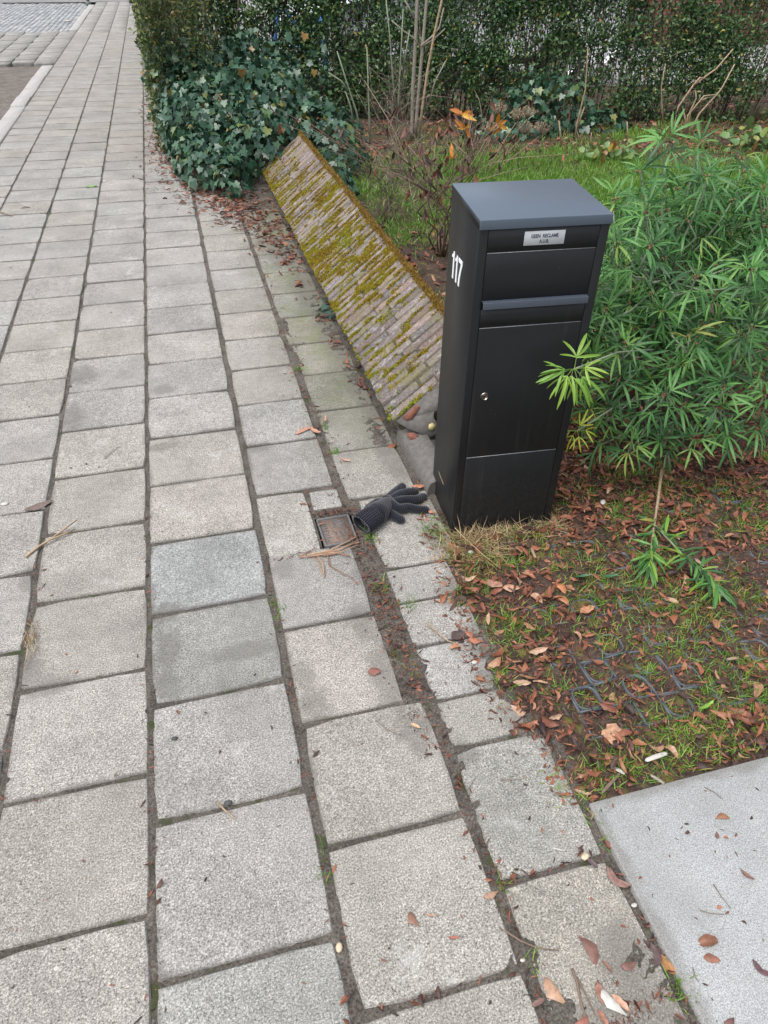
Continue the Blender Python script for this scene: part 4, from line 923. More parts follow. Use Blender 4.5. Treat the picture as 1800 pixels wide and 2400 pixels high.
hedge('privet_hedge', 'yellowing privet hedge running along the inner edge of the pavement', ((-.13, 23.0), (-.13, 6.9), .60), 140, 190000, lambda t, v, z, n, u: dens_side(t, v, z, n, 16-u), M['privet_y'], 9, .040, None, 1.5)

# ------------------------------------------------------------------ bare plants in the garden
def twiggy(name, label, cat, base, mat_, nst, hgt, spread, rad, seed, fork=3, crook=.05, arch=0.0, extra=None):
    r = np.random.RandomState(seed); root = empty(name, base, label=label, cat=cat); tips = []
    for i in range(nst):
        t = r.uniform(0, 6.28); out = np.array([math.cos(t), math.sin(t), 0])*r.uniform(.2, 1)*spread; n = 7; H = hgt*r.uniform(.65, 1.05); P = [np.array([out[0]*.06, out[1]*.06, -.02])]
        for k in range(1, n):
            u = k/(n-1); P.append(np.array([0, 0, H*u*(1-arch*u*.5)])+out*(u**1.4)*H+r.normal(0, crook*H*.35, 3)*[1, 1, .3])
        a = Acc(); rr = rad*r.uniform(.6, 1.1); a.add(*tube(P, np.linspace(rr, rr*.35, n), 6), r.rand()); P = np.array(P)
        for b in range(fork):
            k = r.randint(2, n-1); q = P[k]; dv = (P[k]-P[k-1]); dv /= np.linalg.norm(dv); l = H*r.uniform(.18, .45)
            e = q+(dv+r.normal(0, .6, 3)*[1, 1, .5])*l; m_ = (q+e)/2+r.normal(0, .02, 3); a.add(*tube([q, m_, e], [rr*.5, rr*.4, rr*.22], 5), r.rand()); tips.append(e)
            for c in range(2):
                e2 = m_+(dv+r.normal(0, .8, 3)*[1, 1, .5])*l*.6; a.add(*tube([m_, (m_+e2)/2+r.normal(0, .01, 3), e2], [rr*.3, rr*.25, rr*.16], 4), r.rand()); tips.append(e2)
        tips.append(P[-1]); a.build('stem', mat_, root)
    return root, np.array(tips)
tw, tips = twiggy('bare_shrub', 'tangled leafless shrub with reddish brown twigs behind the garden wall', 'shrub', (*at_z(1035, 600)[:2], 0), M['redtwig'], 11, .82, .45, .0058, 14, 4, .16, .3)
twb = np.array(tw.location)
# withered leaves still hanging in it
r = np.random.RandomState(2); n = 150; j_ = r.randint(0, len(tips), n); D = np.tile([0, 0, -1.], (n, 1))+r.normal(0, .35, (n, 3))
DL = [leaf_t([(0, .03), (.3, .16), (.65, .17), (1, .02)], c, .6) for c in (.5, -.3, .9)]
V, F, T = bake(DL, r.randint(0, 3, n), frames(D, r.normal(0, 1, (n, 3)))*r.uniform(.03, .07, (n, 1, 1)), tips[j_], r.uniform(0, .6, n)); o = obj('dead_leaf', raw_mesh('dead_leaf', V, F, M['litter'], True, T), tw); o['kind'] = 'stuff'
twiggy('bare_shrub', 'fine grey twiggy undergrowth between the ivy and the leafless shrub', 'shrub', (*at_z(905, 520)[:2], 0), M['bark'], 11, .60, .55, .0034, 15, 6, .2, .4)
twiggy('bare_shrub', 'spindly brown bush with forked twigs in front of the tree stems', 'shrub', (*at_z(935, 420)[:2], 0), M['bark'], 8, .85, .4, .0042, 16, 6, .15, .2)
# young tree with several grey stems
tb = at_z(972, 318); tree = empty('young_tree', (tb[0], tb[1], 0), label='young multi-stemmed tree with straight grey stems before the hedge', cat='tree')
def stem_path(name, px, yv, rad, m, root, sides=8, tone=.5):
    P = [at_y(x, y, yv)-np.array(root.location) for x, y in px]; top = P[0]+(P[0]-P[1])*.8; P = [top]+P
    a = Acc(); a.add(*tube(P[::-1], np.linspace(rad, rad*.7, len(P)), sides), tone); return a.build(name, m, root, True)
stem_path('trunk', [(978, 0), (974, 100), (968, 200), (966, 300), (966, 325)], 7.0, .020, M['greybark'], tree)
stem_path('trunk', [(1000, 0), (992, 90), (984, 180), (976, 280), (974, 325)], 6.97, .017, M['greybark'], tree)
stem_path('trunk', [(1033, 12), (1018, 80), (1003, 160), (990, 250), (982, 322)], 6.9, .013, M['palewood'], tree)
for pts in ([(985, 108), (968, 88), (942, 70), (918, 48)], [(985, 108), (1010, 88), (1030, 65), (1040, 18)], [(988, 108), (1010, 96), (1030, 80), (1043, 67)], [(972, 45), (960, 20), (945, -5)], [(1006, 240), (1020, 190), (1045, 142)]):
    P = [at_y(x, y, 6.95)-np.array(tree.location) for x, y in pts]; a = Acc(); a.add(*tube(P, np.linspace(.008, .005, len(P)), 6), .6); a.build('branch', M['greybark'], tree, True)
# green shoots left of it
gsr = empty('green_shoots', (*at_z(880, 330)[:2], 0), label='few tall thin green shoots standing against the hedge beside the ivy', cat='shoots')
for pts, yv in (([(945, 20), (940, 120), (935, 210), (930, 300)], 6.6), ([(790, 120), (815, 200), (835, 260), (850, 330)], 6.1), ([(860, 110), (863, 200), (866, 290), (868, 340)], 6.2), ([(905, 0), (915, 100), (920, 180), (928, 260)], 6.6), ([(960, 70), (952, 120), (946, 150)], 6.6), ([(770, 170), (800, 190), (815, 212)], 6.1), ([(810, 215), (822, 250), (830, 300)], 6.15)):
    P = [at_y(x, y, yv)-np.array(gsr.location) for x, y in pts]; a = Acc(); a.add(*tube(P, np.linspace(.0045, .0085, len(P)), 6), .5); a.build('shoot', M['greentwig'], gsr, True)
# faded hydrangea with dried flower heads and a few orange leaves
hb = at_z(1085, 425); hy_, _ = twiggy('hydrangea', 'faded hydrangea with dried flower heads and orange autumn leaves', 'shrub', (hb[0]+.05, hb[1]+.05, 0), M['redtwig'], 11, .52, .5, .005, 19, 2, .08, .1)
r = np.random.RandomState(6)
for px, py, yv in ((1172, 255, 5.7), (1212, 270, 5.8), (1238, 262, 5.9), (1270, 300, 5.7), (1150, 300, 5.5), (1232, 300, 5.8)):
    p = at_y(px, py, yv); a = Acc(); c = p-np.array(hy_.location)
    for i in range(46):
        d = r.normal(0, 1, 3); d[2] = abs(d[2]); d /= np.linalg.norm(d); e = c+d*np.array([.075, .075, .045])*r.uniform(.7, 1); a.add(*tube([c-[0, 0, .05], e], [.0012, .0008], 3), r.rand())
        for k in range(3):
            v, f = HT[0]; m3 = frames(r.normal(0, 1, (1, 3)), r.normal(0, 1, (1, 3)))[0]*.012; a.add(v @ m3.T+e, f, r.rand())
    a.add(*tube([[c[0]*.3, c[1]*.3, 0], c-[0, 0, .05]], [.004, .003], 5), .4); a.build('flower_head', M['tan'], hy_)
for px, py, yv, n_ in ((1083, 268, 5.4, 9), (1092, 300, 5.4, 4), (1165, 292, 5.5, 6), (1060, 370, 5.2, 3), (1175, 300, 5.5, 4)):
    p = at_y(px, py, yv); a = Acc()
    for i in range(n_):
        v, f = DL[i % 3]; dl = np.array([r.normal(0, 1), r.normal(0, .6), r.normal(.2, .4)]); m3 = frames(dl[None], (r.normal(0, .4, 3)+(C_P-p)*.4)[None])[0]*r.uniform(.06, .10); a.add(v @ m3.T+p-np.array(hy_.location), f, r.rand())
    a.build('orange_leaf', M['orange'], hy_, True)
# pale bare branches and cut stumps before the hedge, low plant on the right
def branch_thing(name, label, cat, pts_list, rad, m, group=None):
    b0 = pts_list[0][0]; base = at_z(*b0); root = empty(name, (base[0], base[1], 0), label=label, cat=cat, group=group)
    for pts in pts_list:
        P = [at_y(x, y, base[1])-np.array(root.location) for x, y in pts]; a = Acc(); a.add(*tube(P, np.linspace(rad, rad*.5, len(P)), 6), .7); a.build('branch', m, root, True)
branch_thing('bare_bush', 'pale leafless bush with crooked spreading branches in front of the hedge', 'bush', [[(1607, 322), (1612, 270), (1650, 225), (1675, 222)], [(1602, 322), (1580, 290), (1590, 250), (1625, 200), (1680, 160), (1718, 115)], [(1610, 320), (1618, 260), (1632, 230), (1630, 212)], [(1612, 318), (1640, 265), (1690, 210), (1722, 150)], [(1604, 318), (1606, 280), (1601, 255)], [(1645, 235), (1660, 228)], [(1625, 200), (1640, 182), (1655, 185)]], .011, M['palewood'])
branch_thing('bare_sapling', 'single brown bare sapling stem beside the small ivy patch', 'sapling', [[(1348, 330), (1352, 290), (1372, 210), (1375, 160), (1378, 110)], [(1352, 300), (1370, 250)]], .009, M['palewood'])
branch_thing('bare_sapling', 'thin bent bare stem between the ivy patch and the pale bush', 'sapling', [[(1555, 300), (1551, 250), (1550, 200), (1560, 150)], [(1550, 210), (1562, 214)]], .009, M['palewood'])
branch_thing('bare_sapling', 'slender crooked stem left of the small ivy patch', 'sapling', [[(1246, 270), (1242, 220), (1245, 180), (1256, 125)]], .008, M['palewood'])
for i, (a0, a1, rd, lab) in enumerate((((1317, 348), (1310, 283), .010, 'thick cut stump sticking up nearest the small ivy patch'), ((1384, 345), (1386, 310), .007, 'shortest cut stump at the lawn edge'), ((1471, 335), (1470, 285), .010, 'upright cut stump in the tuft of tall grass'))):
    branch_thing('cut_stump', lab, 'stump', [[a0, ((a0[0]+a1[0])/2, (a0[1]+a1[1])/2), a1]], rd, M['palewood'], 'cut stumps before the hedge')
lp = empty('low_plant', (*at_z(1775, 345)[:2], 0), label='low plant with rounded green and yellow leaves at the lawn edge', cat='plant')
r = np.random.RandomState(12); n = 130; P = r.normal(0, 1, (n, 3))*[.22, .13, .05]+[0, 0, .08]; P[:, 2] = np.abs(P[:, 2])
RT = [leaf_t([(0, .1), (.3, .42), (.7, .42), (1, .12)], .2, .2)]
V, F, T = bake(RT, np.zeros(n, int), frames(r.normal(0, 1, (n, 3)), np.tile([0, -.3, 1.], (n, 1))+r.normal(0, .4, (n, 3)))*r.uniform(.05, .09, (n, 1, 1)), P, np.clip(r.normal(.72, .16, n), 0, 1))
o = obj('leaf', raw_mesh('leaf', V, F, M['privet'], True, T), lp); o['kind'] = 'stuff'
lp2 = empty('low_plant', (*at_z(1425, 375)[:2], 0), label='small weed with yellow green leaves on the bare strip behind the mailbox', cat='plant')
o = obj('leaf', raw_mesh('leaf', V*[.7, .8, .8], F, M['privet'], True, np.clip(T+.1, 0, 1)), lp2); o['kind'] = 'stuff'

# ------------------------------------------------------------------ beyond the hedge: white car, blue tubing, brick house
car = empty('parked_car', (3.55, 10.4, 0), label='white parked car glimpsed through the back hedge', cat='car')
mw = m_plain('white_car_paint', (0.78, 0.80, 0.82), 0.25, 0.02); mg = m_plain('car_glass', (0.02, 0.025, 0.03), 0.08); mt = m_plain('tyre_rubber', (0.02, 0.02, 0.02), 0.8); mr = m_plain('alloy', (0.45, 0.46, 0.47), 0.35, metal=0.8)
prof = [(-2.1, .35), (-2.12, .55), (-2.0, .78), (-1.3, .92), (-.6, 1.40), (.9, 1.45), (1.75, 1.02), (2.08, .95), (2.12, .40), (1.95, .25), (-1.95, .25)]
def loft(prof, hw, z_in):
    V = []; n = len(prof)
    for y, s in ((-hw, .96), (-hw*1.0, 1.0), (hw, 1.0), (hw, .96)): pass
    sec = [(-hw+.08, .97), (-hw, 1.0), (hw, 1.0), (hw-.08, .97)]
    for y, s in sec: V += [(x*s, y*(1-.16*max(0, z-.95)/.5), .25+(z-.25)*s) for x, z in prof]
    F = [(i*n+j, i*n+(j+1) % n, (i+1)*n+(j+1) % n, (i+1)*n+j) for i in range(3) for j in range(n)]+[tuple(range(n-1, -1, -1)), tuple(range(3*n, 4*n))]
    return V, F
V, F = loft(prof, .86, 0); part('body', V, F, mw, car, .05, True)
for xs in ([(-1.0, .98), (-.58, 1.34), (.1, 1.38), (.1, .98)], [(.18, .98), (.18, 1.38), (.85, 1.38), (1.35, .99)]):
    V = [(x, -.862+.16*.86*max(0, z-.95)/.5-.004, z) for x, z in xs]; V += [(x, y+.01, z) for x, y, z in V]; part('side_window', V, [(0, 1, 2, 3), (0, 4, 5, 1), (1, 5, 6, 2), (2, 6, 7, 3), (3, 7, 4, 0)], mg, car)
for x in (-1.32, 1.30):
    V, F = disc_y(x, .31, -.875, -.66, .31, n=28); wv = part('wheel', V, F, mt, car); V, F = disc_y(x, .31, -.882, -.876, .20, n=20); part('rim', V, F, mr, wv)
V, F = box(-2.14, -2.06, -.80, -.45, .62, .76); part('headlight', V, F, mr, car, .02)
V, F = box(2.06, 2.14, -.80, -.5, .75, .90); part('tail_light', V, F, m_plain('red_lens', (.3, .01, .01), .3), car, .02)
V, F = box(-1.0, 1.0, -.87, -.855, .27, .36); part('sill', V, F, mt, car)
bf = empty('blue_tubing', (1.35, 9.3, 0), label='bright blue bent tubing glimpsed high in the left of the hedge', cat='tubing')
a = Acc(); mbl = m_plain('blue_paint', (0.03, 0.16, 0.45), 0.4)
for P in ([(-.15, 0, -.01), (-.12, 0, .55), (-.02, 0, 1.05)], [(-.12, .01, .55), (.15, .01, .50), (.42, .01, .78)], [(-.05, .02, .95), (.2, .02, .62), (.3, .02, .05)], [(.42, 0, .78), (.45, 0, -.01)]): a.add(*tube(P, .022, 8))
a.build('tube', mbl, bf, True)
house = empty('brick_house', (10.5, 13.4, 0), label='red brick house wall beyond the thin right end of the hedge', cat='house')
kb = N('house_brick'); bt = kb.n('TexBrick'); bt.inputs['Scale'].default_value = 5.0; bt.inputs['Color1'].default_value = (.30, .10, .06, 1); bt.inputs['Color2'].default_value = (.22, .075, .05, 1); bt.inputs['Mortar'].default_value = (.32, .29, .26, 1)
tc = kb.n('TexCoord'); mp = kb.n('Mapping'); mp.inputs['Rotation'].default_value = (math.pi/2, 0, 0); kb.l(tc.outputs['Object'], mp.inputs[0]); kb.l(mp.outputs[0], bt.inputs['Vector'])
hm = kb.done(bt.outputs['Color'], .9)
V, F = box(-2.2, 5.5, 0, 7, -.2, 5.6); part('wall', V, F, hm, house)
V = [(-2.5, -.4, 5.6), (5.8, -.4, 5.6), (5.8, 7.4, 5.6), (-2.5, 7.4, 5.6), (-2.5, 3.5, 8.6), (5.8, 3.5, 8.6)]; part('roof', V, [(0, 1, 5, 4), (2, 3, 4, 5), (0, 4, 3), (1, 2, 5), (3, 2, 1, 0)], m_plain('roof_tiles', (.12, .06, .05), .8), house)
for x in (-.9, 2.4):
    for z in (1.0, 3.6):
        V, F = box(x-.6, x+.6, -.04, .02, z, z+1.3); w_ = part('window', V, F, M['white'], house); V, F = box(x-.52, x+.52, -.046, -.038, z+.08, z+1.22); part('pane', V, F, mg, w_)

# ------------------------------------------------------------------ plastic ground grid half sunk in the bed
pg = empty('ground_grid', (1.2, 1.0, 0), label='dark grey plastic ground grid of rings half buried in leaves', cat='ground grid')
GS = 0.0705; rg = random.Random(4)
def gz(x, y): return float(soil_z(np.array([[x]]), np.array([[y]]))[0, 0])
def ring_mesh():
    a = Acc(); n = 20; P = []
    for i in range(n+1):
        t = 2*math.pi*i/n; c, s_ = math.cos(t), math.sin(t); k = (abs(c)**3+abs(s_)**3)**(-1/3.0)*GS*.47; P.append((c*k, s_*k))
    for i in range(n):
        (xa, ya), (xb, yb) = P[i], P[i+1]; f = .925
        a.add([(xa, ya, -.012), (xb, yb, -.012), (xb, yb, 0), (xa, ya, 0), (xa*f, ya*f, -.012), (xb*f, yb*f, -.012), (xb*f, yb*f, 0), (xa*f, ya*f, 0)], [(0, 1, 2, 3), (5, 4, 7, 6), (3, 2, 6, 7)])
    return a.mesh('ring', M['plastic'])
RG = ring_mesh()
V, F = box(-GS/2, GS/2, -.0020, .0020, -.014, 0); BG = raw_mesh('bar', V, tri(F), M['plastic'])
def tilt_at(x, y): return fbm(np.array(x), np.array(y), 3.1, 2, 77)
for px0, nx, py0, ny in ((0.735, 6, 0.800, 6), (1.185, 6, 0.760, 6), (0.93, 5, 1.235, 4), (1.30, 6, 1.22, 5)):
    for i in range(nx+1):
        for j_ in range(ny+1):
            x = px0+i*GS; y = py0+j_*GS
            if x > 1.62 or not visible(x, y): continue
            z = gz(x, y)+.0015+.0085*(float(tilt_at(x, y))-.42)*2.2+(0.0065 if 0.78 < x < 1.06 and .84 < y < 1.02 else (-.0025 if y > 1.06 else 0))
            if z < gz(x, y)-.006: continue
            rot = (rg.gauss(0, .025), rg.gauss(0, .025), rg.gauss(0, .03))
            if (i+j_) % 2 == 1 and i < nx and j_ < ny: obj('ring', RG, pg, (x+GS/2-1.2, y+GS/2-1.0, z), rot)
            if i < nx and rg.random() < .8: obj('bar', BG, pg, (x+GS/2-1.2, y-1.0, z-.0006), rot)
            if j_ < ny and rg.random() < .8: obj('bar', BG, pg, (x-1.2, y+GS/2-1.0, z-.0009), (rot[0], rot[1], math.pi/2+rot[2]))

# ------------------------------------------------------------------ grass
GT = []
for c in (.15, .5, .9):
    V = []; 
    for u, w in ((0, 1), (.4, .85), (.75, .55), (1, .06)): V += [(-w*.5, u*(1-.15*c), c*u*u*.8), (w*.5, u*(1-.15*c), c*u*u*.8)]
    GT.append((np.array(V), tri([(0, 1, 3, 2), (2, 3, 5, 4), (4, 5, 7, 6)])))
def blades(P, h, w, seed, tone, lean=.35):
    r = np.random.RandomState(seed); n = len(P); D = np.tile([0, 0, 1.], (n, 1))+r.normal(0, lean, (n, 3)); D[:, 2] = np.abs(D[:, 2])*(1 if lean < 2 else .25); Rm = frames(D, r.normal(0, 1, (n, 3)))
    hh = h*r.uniform(.5, 1.3, n); return bake(GT, r.randint(0, 3, n), Rm*np.stack([np.full(n, w)*r.uniform(.7, 1.3, n), hh, hh], -1)[:, None, :], P, tone)
def soil_pts(x, y): return np.stack([x, y, soil_z(x[None], y[None])[0]-.002], -1)
rgx = np.random.RandomState(17)
# lawn
n = 290000; x = rgx.uniform(1.2, 7.5, n); y = rgx.uniform(3.6, 7.6, n)
den = sstep(3.9, 4.7, y+.5*(fbm(x, y, 1.5, 3, 8)-.5))*(1-.94*sstep(5.6, 6.2, y+(x-3)*.12+1.1*(fbm(x, y, 2.2, 3, 3)-.5)))*(.35+.9*sstep(.38, .55, fbm(x, y, 3, 3, 12)))*(.25+.75*sstep(1.7, 2.4, x))
den = np.maximum(den, .5*np.exp(-((x-4.3)/.30)**2-((y-6.75)/.25)**2))
k = rgx.rand(n) < den; x, y = x[k], y[k]
V, F, T = blades(soil_pts(x, y), .060, .0055, 3, np.clip(rgx.normal(.50, .16, len(x)), 0, .88), .38)
o = obj('lawn_grass', raw_mesh('lawn_grass', V, F, M['grass'], False, T)); tag(o, 'bright green lawn grass behind the shrub and mailbox', 'grass', kind='stuff')
# weeds and grass tufts in the bed
tuft = []
for i in range(760):
    tx = rgx.uniform(.62, 2.2); ty = rgx.uniform(.66, 1.75)
    if fbm(np.array(tx), np.array(ty), 6, 3, 55) > .45+rgx.normal(0, .04): None if (.78 < tx < 1.08 and .85 < ty < 1.03 and rgx.rand() < .6) else tuft.append((tx, ty, rgx.uniform(.012, .04), rgx.randint(14, 46), rgx.uniform(.022, .042)))
for px, py in ((1170, 1455), (1190, 1480), (1060, 1402), (1090, 1395), (1140, 1310), (1180, 1600), (1165, 1590), (1340, 1850), (1480, 1790), (1500, 1700), (1300, 1620), (1600, 1780), (1700, 1750), (1640, 1700), (1430, 1650), (1740, 1600), (1280, 1450), (1340, 1400), (1500, 1450), (1600, 1500), (1700, 1450), (1000, 1255), (1010, 1240)):
    p = at_z(px, py); tuft.append((p[0], p[1], .03, 60, .045))
bx, by, bh, bt_ = [], [], [], []
for tx, ty, tr, nn_, th in tuft:
    bx.append(rgx.normal(tx, tr, nn_)); by.append(rgx.normal(ty, tr, nn_)); bt_.append(np.clip(rgx.normal(rgx.uniform(.35, .85), .14, nn_), 0, 1))
bx, by, bt_ = np.concatenate(bx), np.concatenate(by), np.concatenate(bt_); k = (by > .668) & (bx > .56) & ~((bx > .64) & (bx < 1.0) & (by > 1.56)); bx, by, bt_ = bx[k], by[k], bt_[k]
P = soil_pts(bx, by); P[:, 2] = np.maximum(P[:, 2], -.004)
V, F, T = blades(P, .029, .0026, 9, bt_, 1.0)
o = obj('weed_grass', raw_mesh('weed_grass', V, F, M['grass'], False, T)); tag(o, 'thin grass and moss tufts growing through the leaf litter of the bed', 'grass', kind='stuff')
n = 16000; x = rgx.uniform(1.0, 3.6, n); y = rgx.uniform(2.2, 4.6, n); k = rgx.rand(n) < sstep(.5, .62, fbm(x, y, 2.5, 3, 91)); x, y = x[k], y[k]
V, F, T = blades(soil_pts(x, y), .05, .004, 10, np.clip(rgx.normal(.5, .2, len(x)), 0, 1), .5)
o = obj('weed_grass', raw_mesh('weed_grass', V, F, M['grass'], False, T)); tag(o, 'sparse grass on the shaded ground behind the garden wall', 'grass', kind='stuff')
# grass in the paving joints
bx, by = [], []
for px, py, nn_ in ((868, 1262, 44), (862, 1240, 26), (760, 1000, 26), (783, 1063, 40), (703, 867, 30), (890, 1380, 26), (895, 1372, 18), (750, 630, 14), (960, 1420, 30), (1430, 1980, 16), (1175, 2070, 22), (1390, 1905, 16), (1370, 1880, 14), (970, 1570, 12), (643, 1415, 16), (655, 1440, 16), (1235, 2260, 14), (1590, 2310, 30), (1605, 2335, 24), (750, 2005, 10), (765, 2058, 10)):
    p = at_z(px, py); bx.append(rgx.normal(p[0], .010, nn_)); by.append(rgx.normal(p[1], .012, nn_))
bx, by = np.concatenate(bx), np.concatenate(by); P = np.stack([bx, by, np.full(len(bx), -.004)], -1)
V, F, T = blades(P, .026, .0026, 13, np.clip(rgx.normal(.55, .2, len(bx)), 0, 1), .6)
o = obj('joint_grass', raw_mesh('joint_grass', V, F, M['grass'], False, T)); tag(o, 'small green grass tufts sprouting from the pavement joints', 'grass', kind='stuff')
# straw-coloured dead grass around the mailbox foot
bx = np.concatenate([rgx.normal(.70, .055, 900), rgx.uniform(.68, 1.02, 700)]); by = np.concatenate([rgx.normal(1.505, .035, 900), 1.555+rgx.normal(0, .02, 700)-.07*(bx[900:]-.66)])
P = np.stack([bx, by, np.full(len(bx), -.003)], -1)
k = by < 1.585-.07*(bx-.656); k &= rgx.rand(len(k)) < .75
V, F, T = blades(P[k]+[0, 0, .004], .062, .0020, 14, np.clip(rgx.normal(.55, .25, k.sum()), 0, 1), 3.2)
o = obj('dead_grass', raw_mesh('dead_grass', V, F, M['straw'], False, T)); tag(o, 'straw coloured dead grass matted around the foot of the mailbox', 'grass', kind='stuff')

# ------------------------------------------------------------------ leaf litter
def dead_t(seed, wd, rag=.12):
    """dry leaf along +y: uneven outline, bent midrib, rolled sides, crumpled surface"""
    r = random.Random(seed); n = 7; bend = r.gauss(0, .10); curl = r.gauss(.05, .35); roll = r.choice((-1, 1))*r.uniform(.2, 1.0); V = []; F = []
    for i in range(n):
        y = i/(n-1); w = wd*(math.sin(math.pi*min(1, y*.92+.05))**.75)*(1+r.gauss(0, rag)); c = bend*math.sin(y*math.pi); z = -curl*(y-.5)**2
        if i in (0, n-1): w *= .25
        for sgn, q in ((-1, 1), (-1, .5), (0, 0), (1, .5), (1, 1)): V.append((c+sgn*q*w*(1+r.gauss(0, rag*.7)), y+r.gauss(0, .012), z+roll*(q*w)**2*2.2/wd*.35+.10*q*w+r.gauss(0, .016)))
    for i in range(n-1):
        for j in range(4): F.append((i*5+j, i*5+j+1, i*5+j+6, i*5+j+5))
    return np.array(V), tri(F)
LT = [dead_t(s_, w_) for s_, w_ in ((1, .20), (2, .17), (3, .22), (4, .15), (5, .19))]
LTn = [dead_t(s_, w_) for s_, w_ in ((6, .085), (7, .11), (8, .07))]
LTw = [dead_t(s_, w_, .18) for s_, w_ in ((9, .34), (10, .40))]
LALL = LT+LTn+LTw
LME = [raw_mesh('leaf', v, f, M['deadleaf'], True) for v, f in LALL]
rl = np.random.RandomState(23)
def lay(n, xr, yr, dens, size, seed, zoff=.004, tilt=.38, kinds=(0, 1, 2, 3, 4, 5, 6, 7)):
    r = np.random.RandomState(seed); x = r.uniform(*xr, n); y = r.uniform(*yr, n); k = r.rand(n) < dens(x, y); x, y = x[k], y[k]; m = len(x)
    t = r.uniform(0, 6.28, m); D = np.stack([np.cos(t), np.sin(t), r.normal(0, .22, m)], -1); Nn = np.tile([0, 0, 1.], (m, 1))+r.normal(0, tilt, (m, 3)); Nn[r.rand(m) < .25] *= [1, 1, -1]
    s = r.uniform(*size, m); P = np.stack([x, y, np.zeros(m)], -1); return P, frames(D, Nn)*s[:, None, None], np.array(kinds)[r.randint(0, len(kinds), m)], np.clip(r.normal(.52, .22, m), 0, 1), r.uniform(0, 1, m)*zoff*3+zoff
def not_box(x, y): return ~((x > .63) & (x < 1.01) & (y > 1.545) & (y < 1.87))
def d_bed(x, y):
    red = np.exp(-((x-1.25)/.45)**2-((y-1.70)/.27)**2); grid_ = np.exp(-((x-.93)/.2)**4-((y-.94)/.11)**4); d = .20+.95*red+.50*sstep(.42, .58, fbm(x, y, 5, 3, 66)); bxx = np.interp(y, [p[0] for p in BX], [p[1] for p in BX])
    return np.where((x > bxx-.01) & (y > .672) & not_box(x, y), (1-.6*grid_)*d*sstep(2.9, 2.0, y), 0)
P, Rm, w, tn, zo = lay(10500, (.52, 2.5), (.66, 2.7), d_bed, (.016, .052), 31)
P[:, 2] = soil_z(P[:, 0][None], P[:, 1][None])[0]+zo
vis_ = np.array([visible(*p) for p in P]); P, Rm, w, tn = P[vis_], Rm[vis_], w[vis_], tn[vis_]
size = np.linalg.norm(Rm[:, :, 1], axis=1)/np.linalg.norm(P-C_P, axis=1); order = np.argsort(-size*(1+.9*(P[:, 1] < 1.5)))
for i in order[:225]:
    m4 = np.eye(4); m4[:3, :3] = Rm[i]; m4[:3, 3] = P[i]; o = obj('fallen_leaf', LME[w[i]]); o.matrix_world = Matrix(m4.tolist())
    x_, y_, z_ = P[i]; kd = 'narrow rolled' if w[i] in (5, 6, 7) else ('broad ragged' if w[i] > 7 else 'oval curled')
    pl = 'beside the concrete slab' if y_ < .80 else ('at the pavement edge of the bed' if x_ < .74 else ('in front of the mailbox' if (x_ < 1.02 and y_ > 1.25) else ('among the ground grid rings' if y_ < 1.25 else 'under the evergreen shrub')))
    tag(o, kd+' brown dead leaf '+pl, 'leaf', 'dead leaves on the garden bed')
rest = order[225:]; V, F, T = bake(LALL, w[rest], Rm[rest], P[rest], tn[rest])
o = obj('leaf_litter', raw_mesh('leaf_litter', V, F, M['litter'], True, T)); tag(o, 'red brown leaf litter covering the bed under the shrub', 'leaf litter', kind='stuff')
# crumbs and broken bits everywhere in the bed
P, Rm, w, tn, zo = lay(15000, (.52, 2.3), (.66, 2.2), lambda x, y: np.where((x > np.interp(y, [p[0] for p in BX], [p[1] for p in BX])-.05) & (y > .664) & not_box(x, y), .95, 0), (.006, .024), 32, .001)
P[:, 2] = np.maximum(soil_z(P[:, 0][None], P[:, 1][None])[0], .0)+zo*.5
V, F, T = bake(LALL, w, Rm, P, tn*.9); o = obj('leaf_crumbs', raw_mesh('leaf_crumbs', V, F, M['litter'], True, T)); tag(o, 'crumbled dead leaf bits on the bare earth of the bed', 'leaf litter', kind='stuff')
# litter behind the wall, under hedge and at the lawn edge
def d_back(x, y): return np.where((x > .95) & not_box(x, y), .25*sstep(4.6, 3.2, y)+.55*sstep(5.7, 6.4, y+(x-3)*.12)+.008+.5*np.exp(-((x-1.35)/.5)**2-((y-3.7)/.7)**2), 0)
P, Rm, w, tn, zo = lay(16000, (.95, 7.6), (2.0, 8.2), d_back, (.035, .085), 33)
P[:, 2] = soil_z(P[:, 0][None], P[:, 1][None])[0]+zo
V, F, T = bake(LALL, w, Rm, P, tn); o = obj('leaf_litter', raw_mesh('leaf_litter', V, F, M['litter'], True, T)); tag(o, 'brown leaf litter behind the wall and under the back hedge', 'leaf litter', kind='stuff')
# drift between wall, ivy and pavement
def d_drift(x, y):
    c = np.interp(y, [2.0, 2.6, 3.2, 4.0, 4.6, 5.2, 5.8, 6.5, 8, 12], [.60, .60, .585, .56, .50, .36, .16, .02, -.06, -.14]); wd = np.interp(y, [2, 3, 4, 4.6, 5.2, 6, 8, 12], [.025, .03, .06, .12, .2, .2, .12, .06])
    return np.exp(-((x-c)/wd)**2)*np.interp(y, [1.9, 2.6, 3.8, 4.3, 5, 6.5, 8, 12], [.3, .25, .35, .9, 1, .8, .8, .3])
P, Rm, w, tn, zo = lay(26000, (-.45, .64), (1.95, 12), d_drift, (.018, .058), 34, .003, .45, (0, 1, 2, 3, 5, 6, 7, 5, 6, 7))
P[:, 2] = zo; V, F, T = bake(LALL, w, Rm, P, tn*.85); o = obj('leaf_drift', raw_mesh('leaf_drift', V, F, M['litter'], True, T)); tag(o, 'drift of brown leaves and needles along the wall and ivy edge of the pavement', 'leaf litter', kind='stuff')
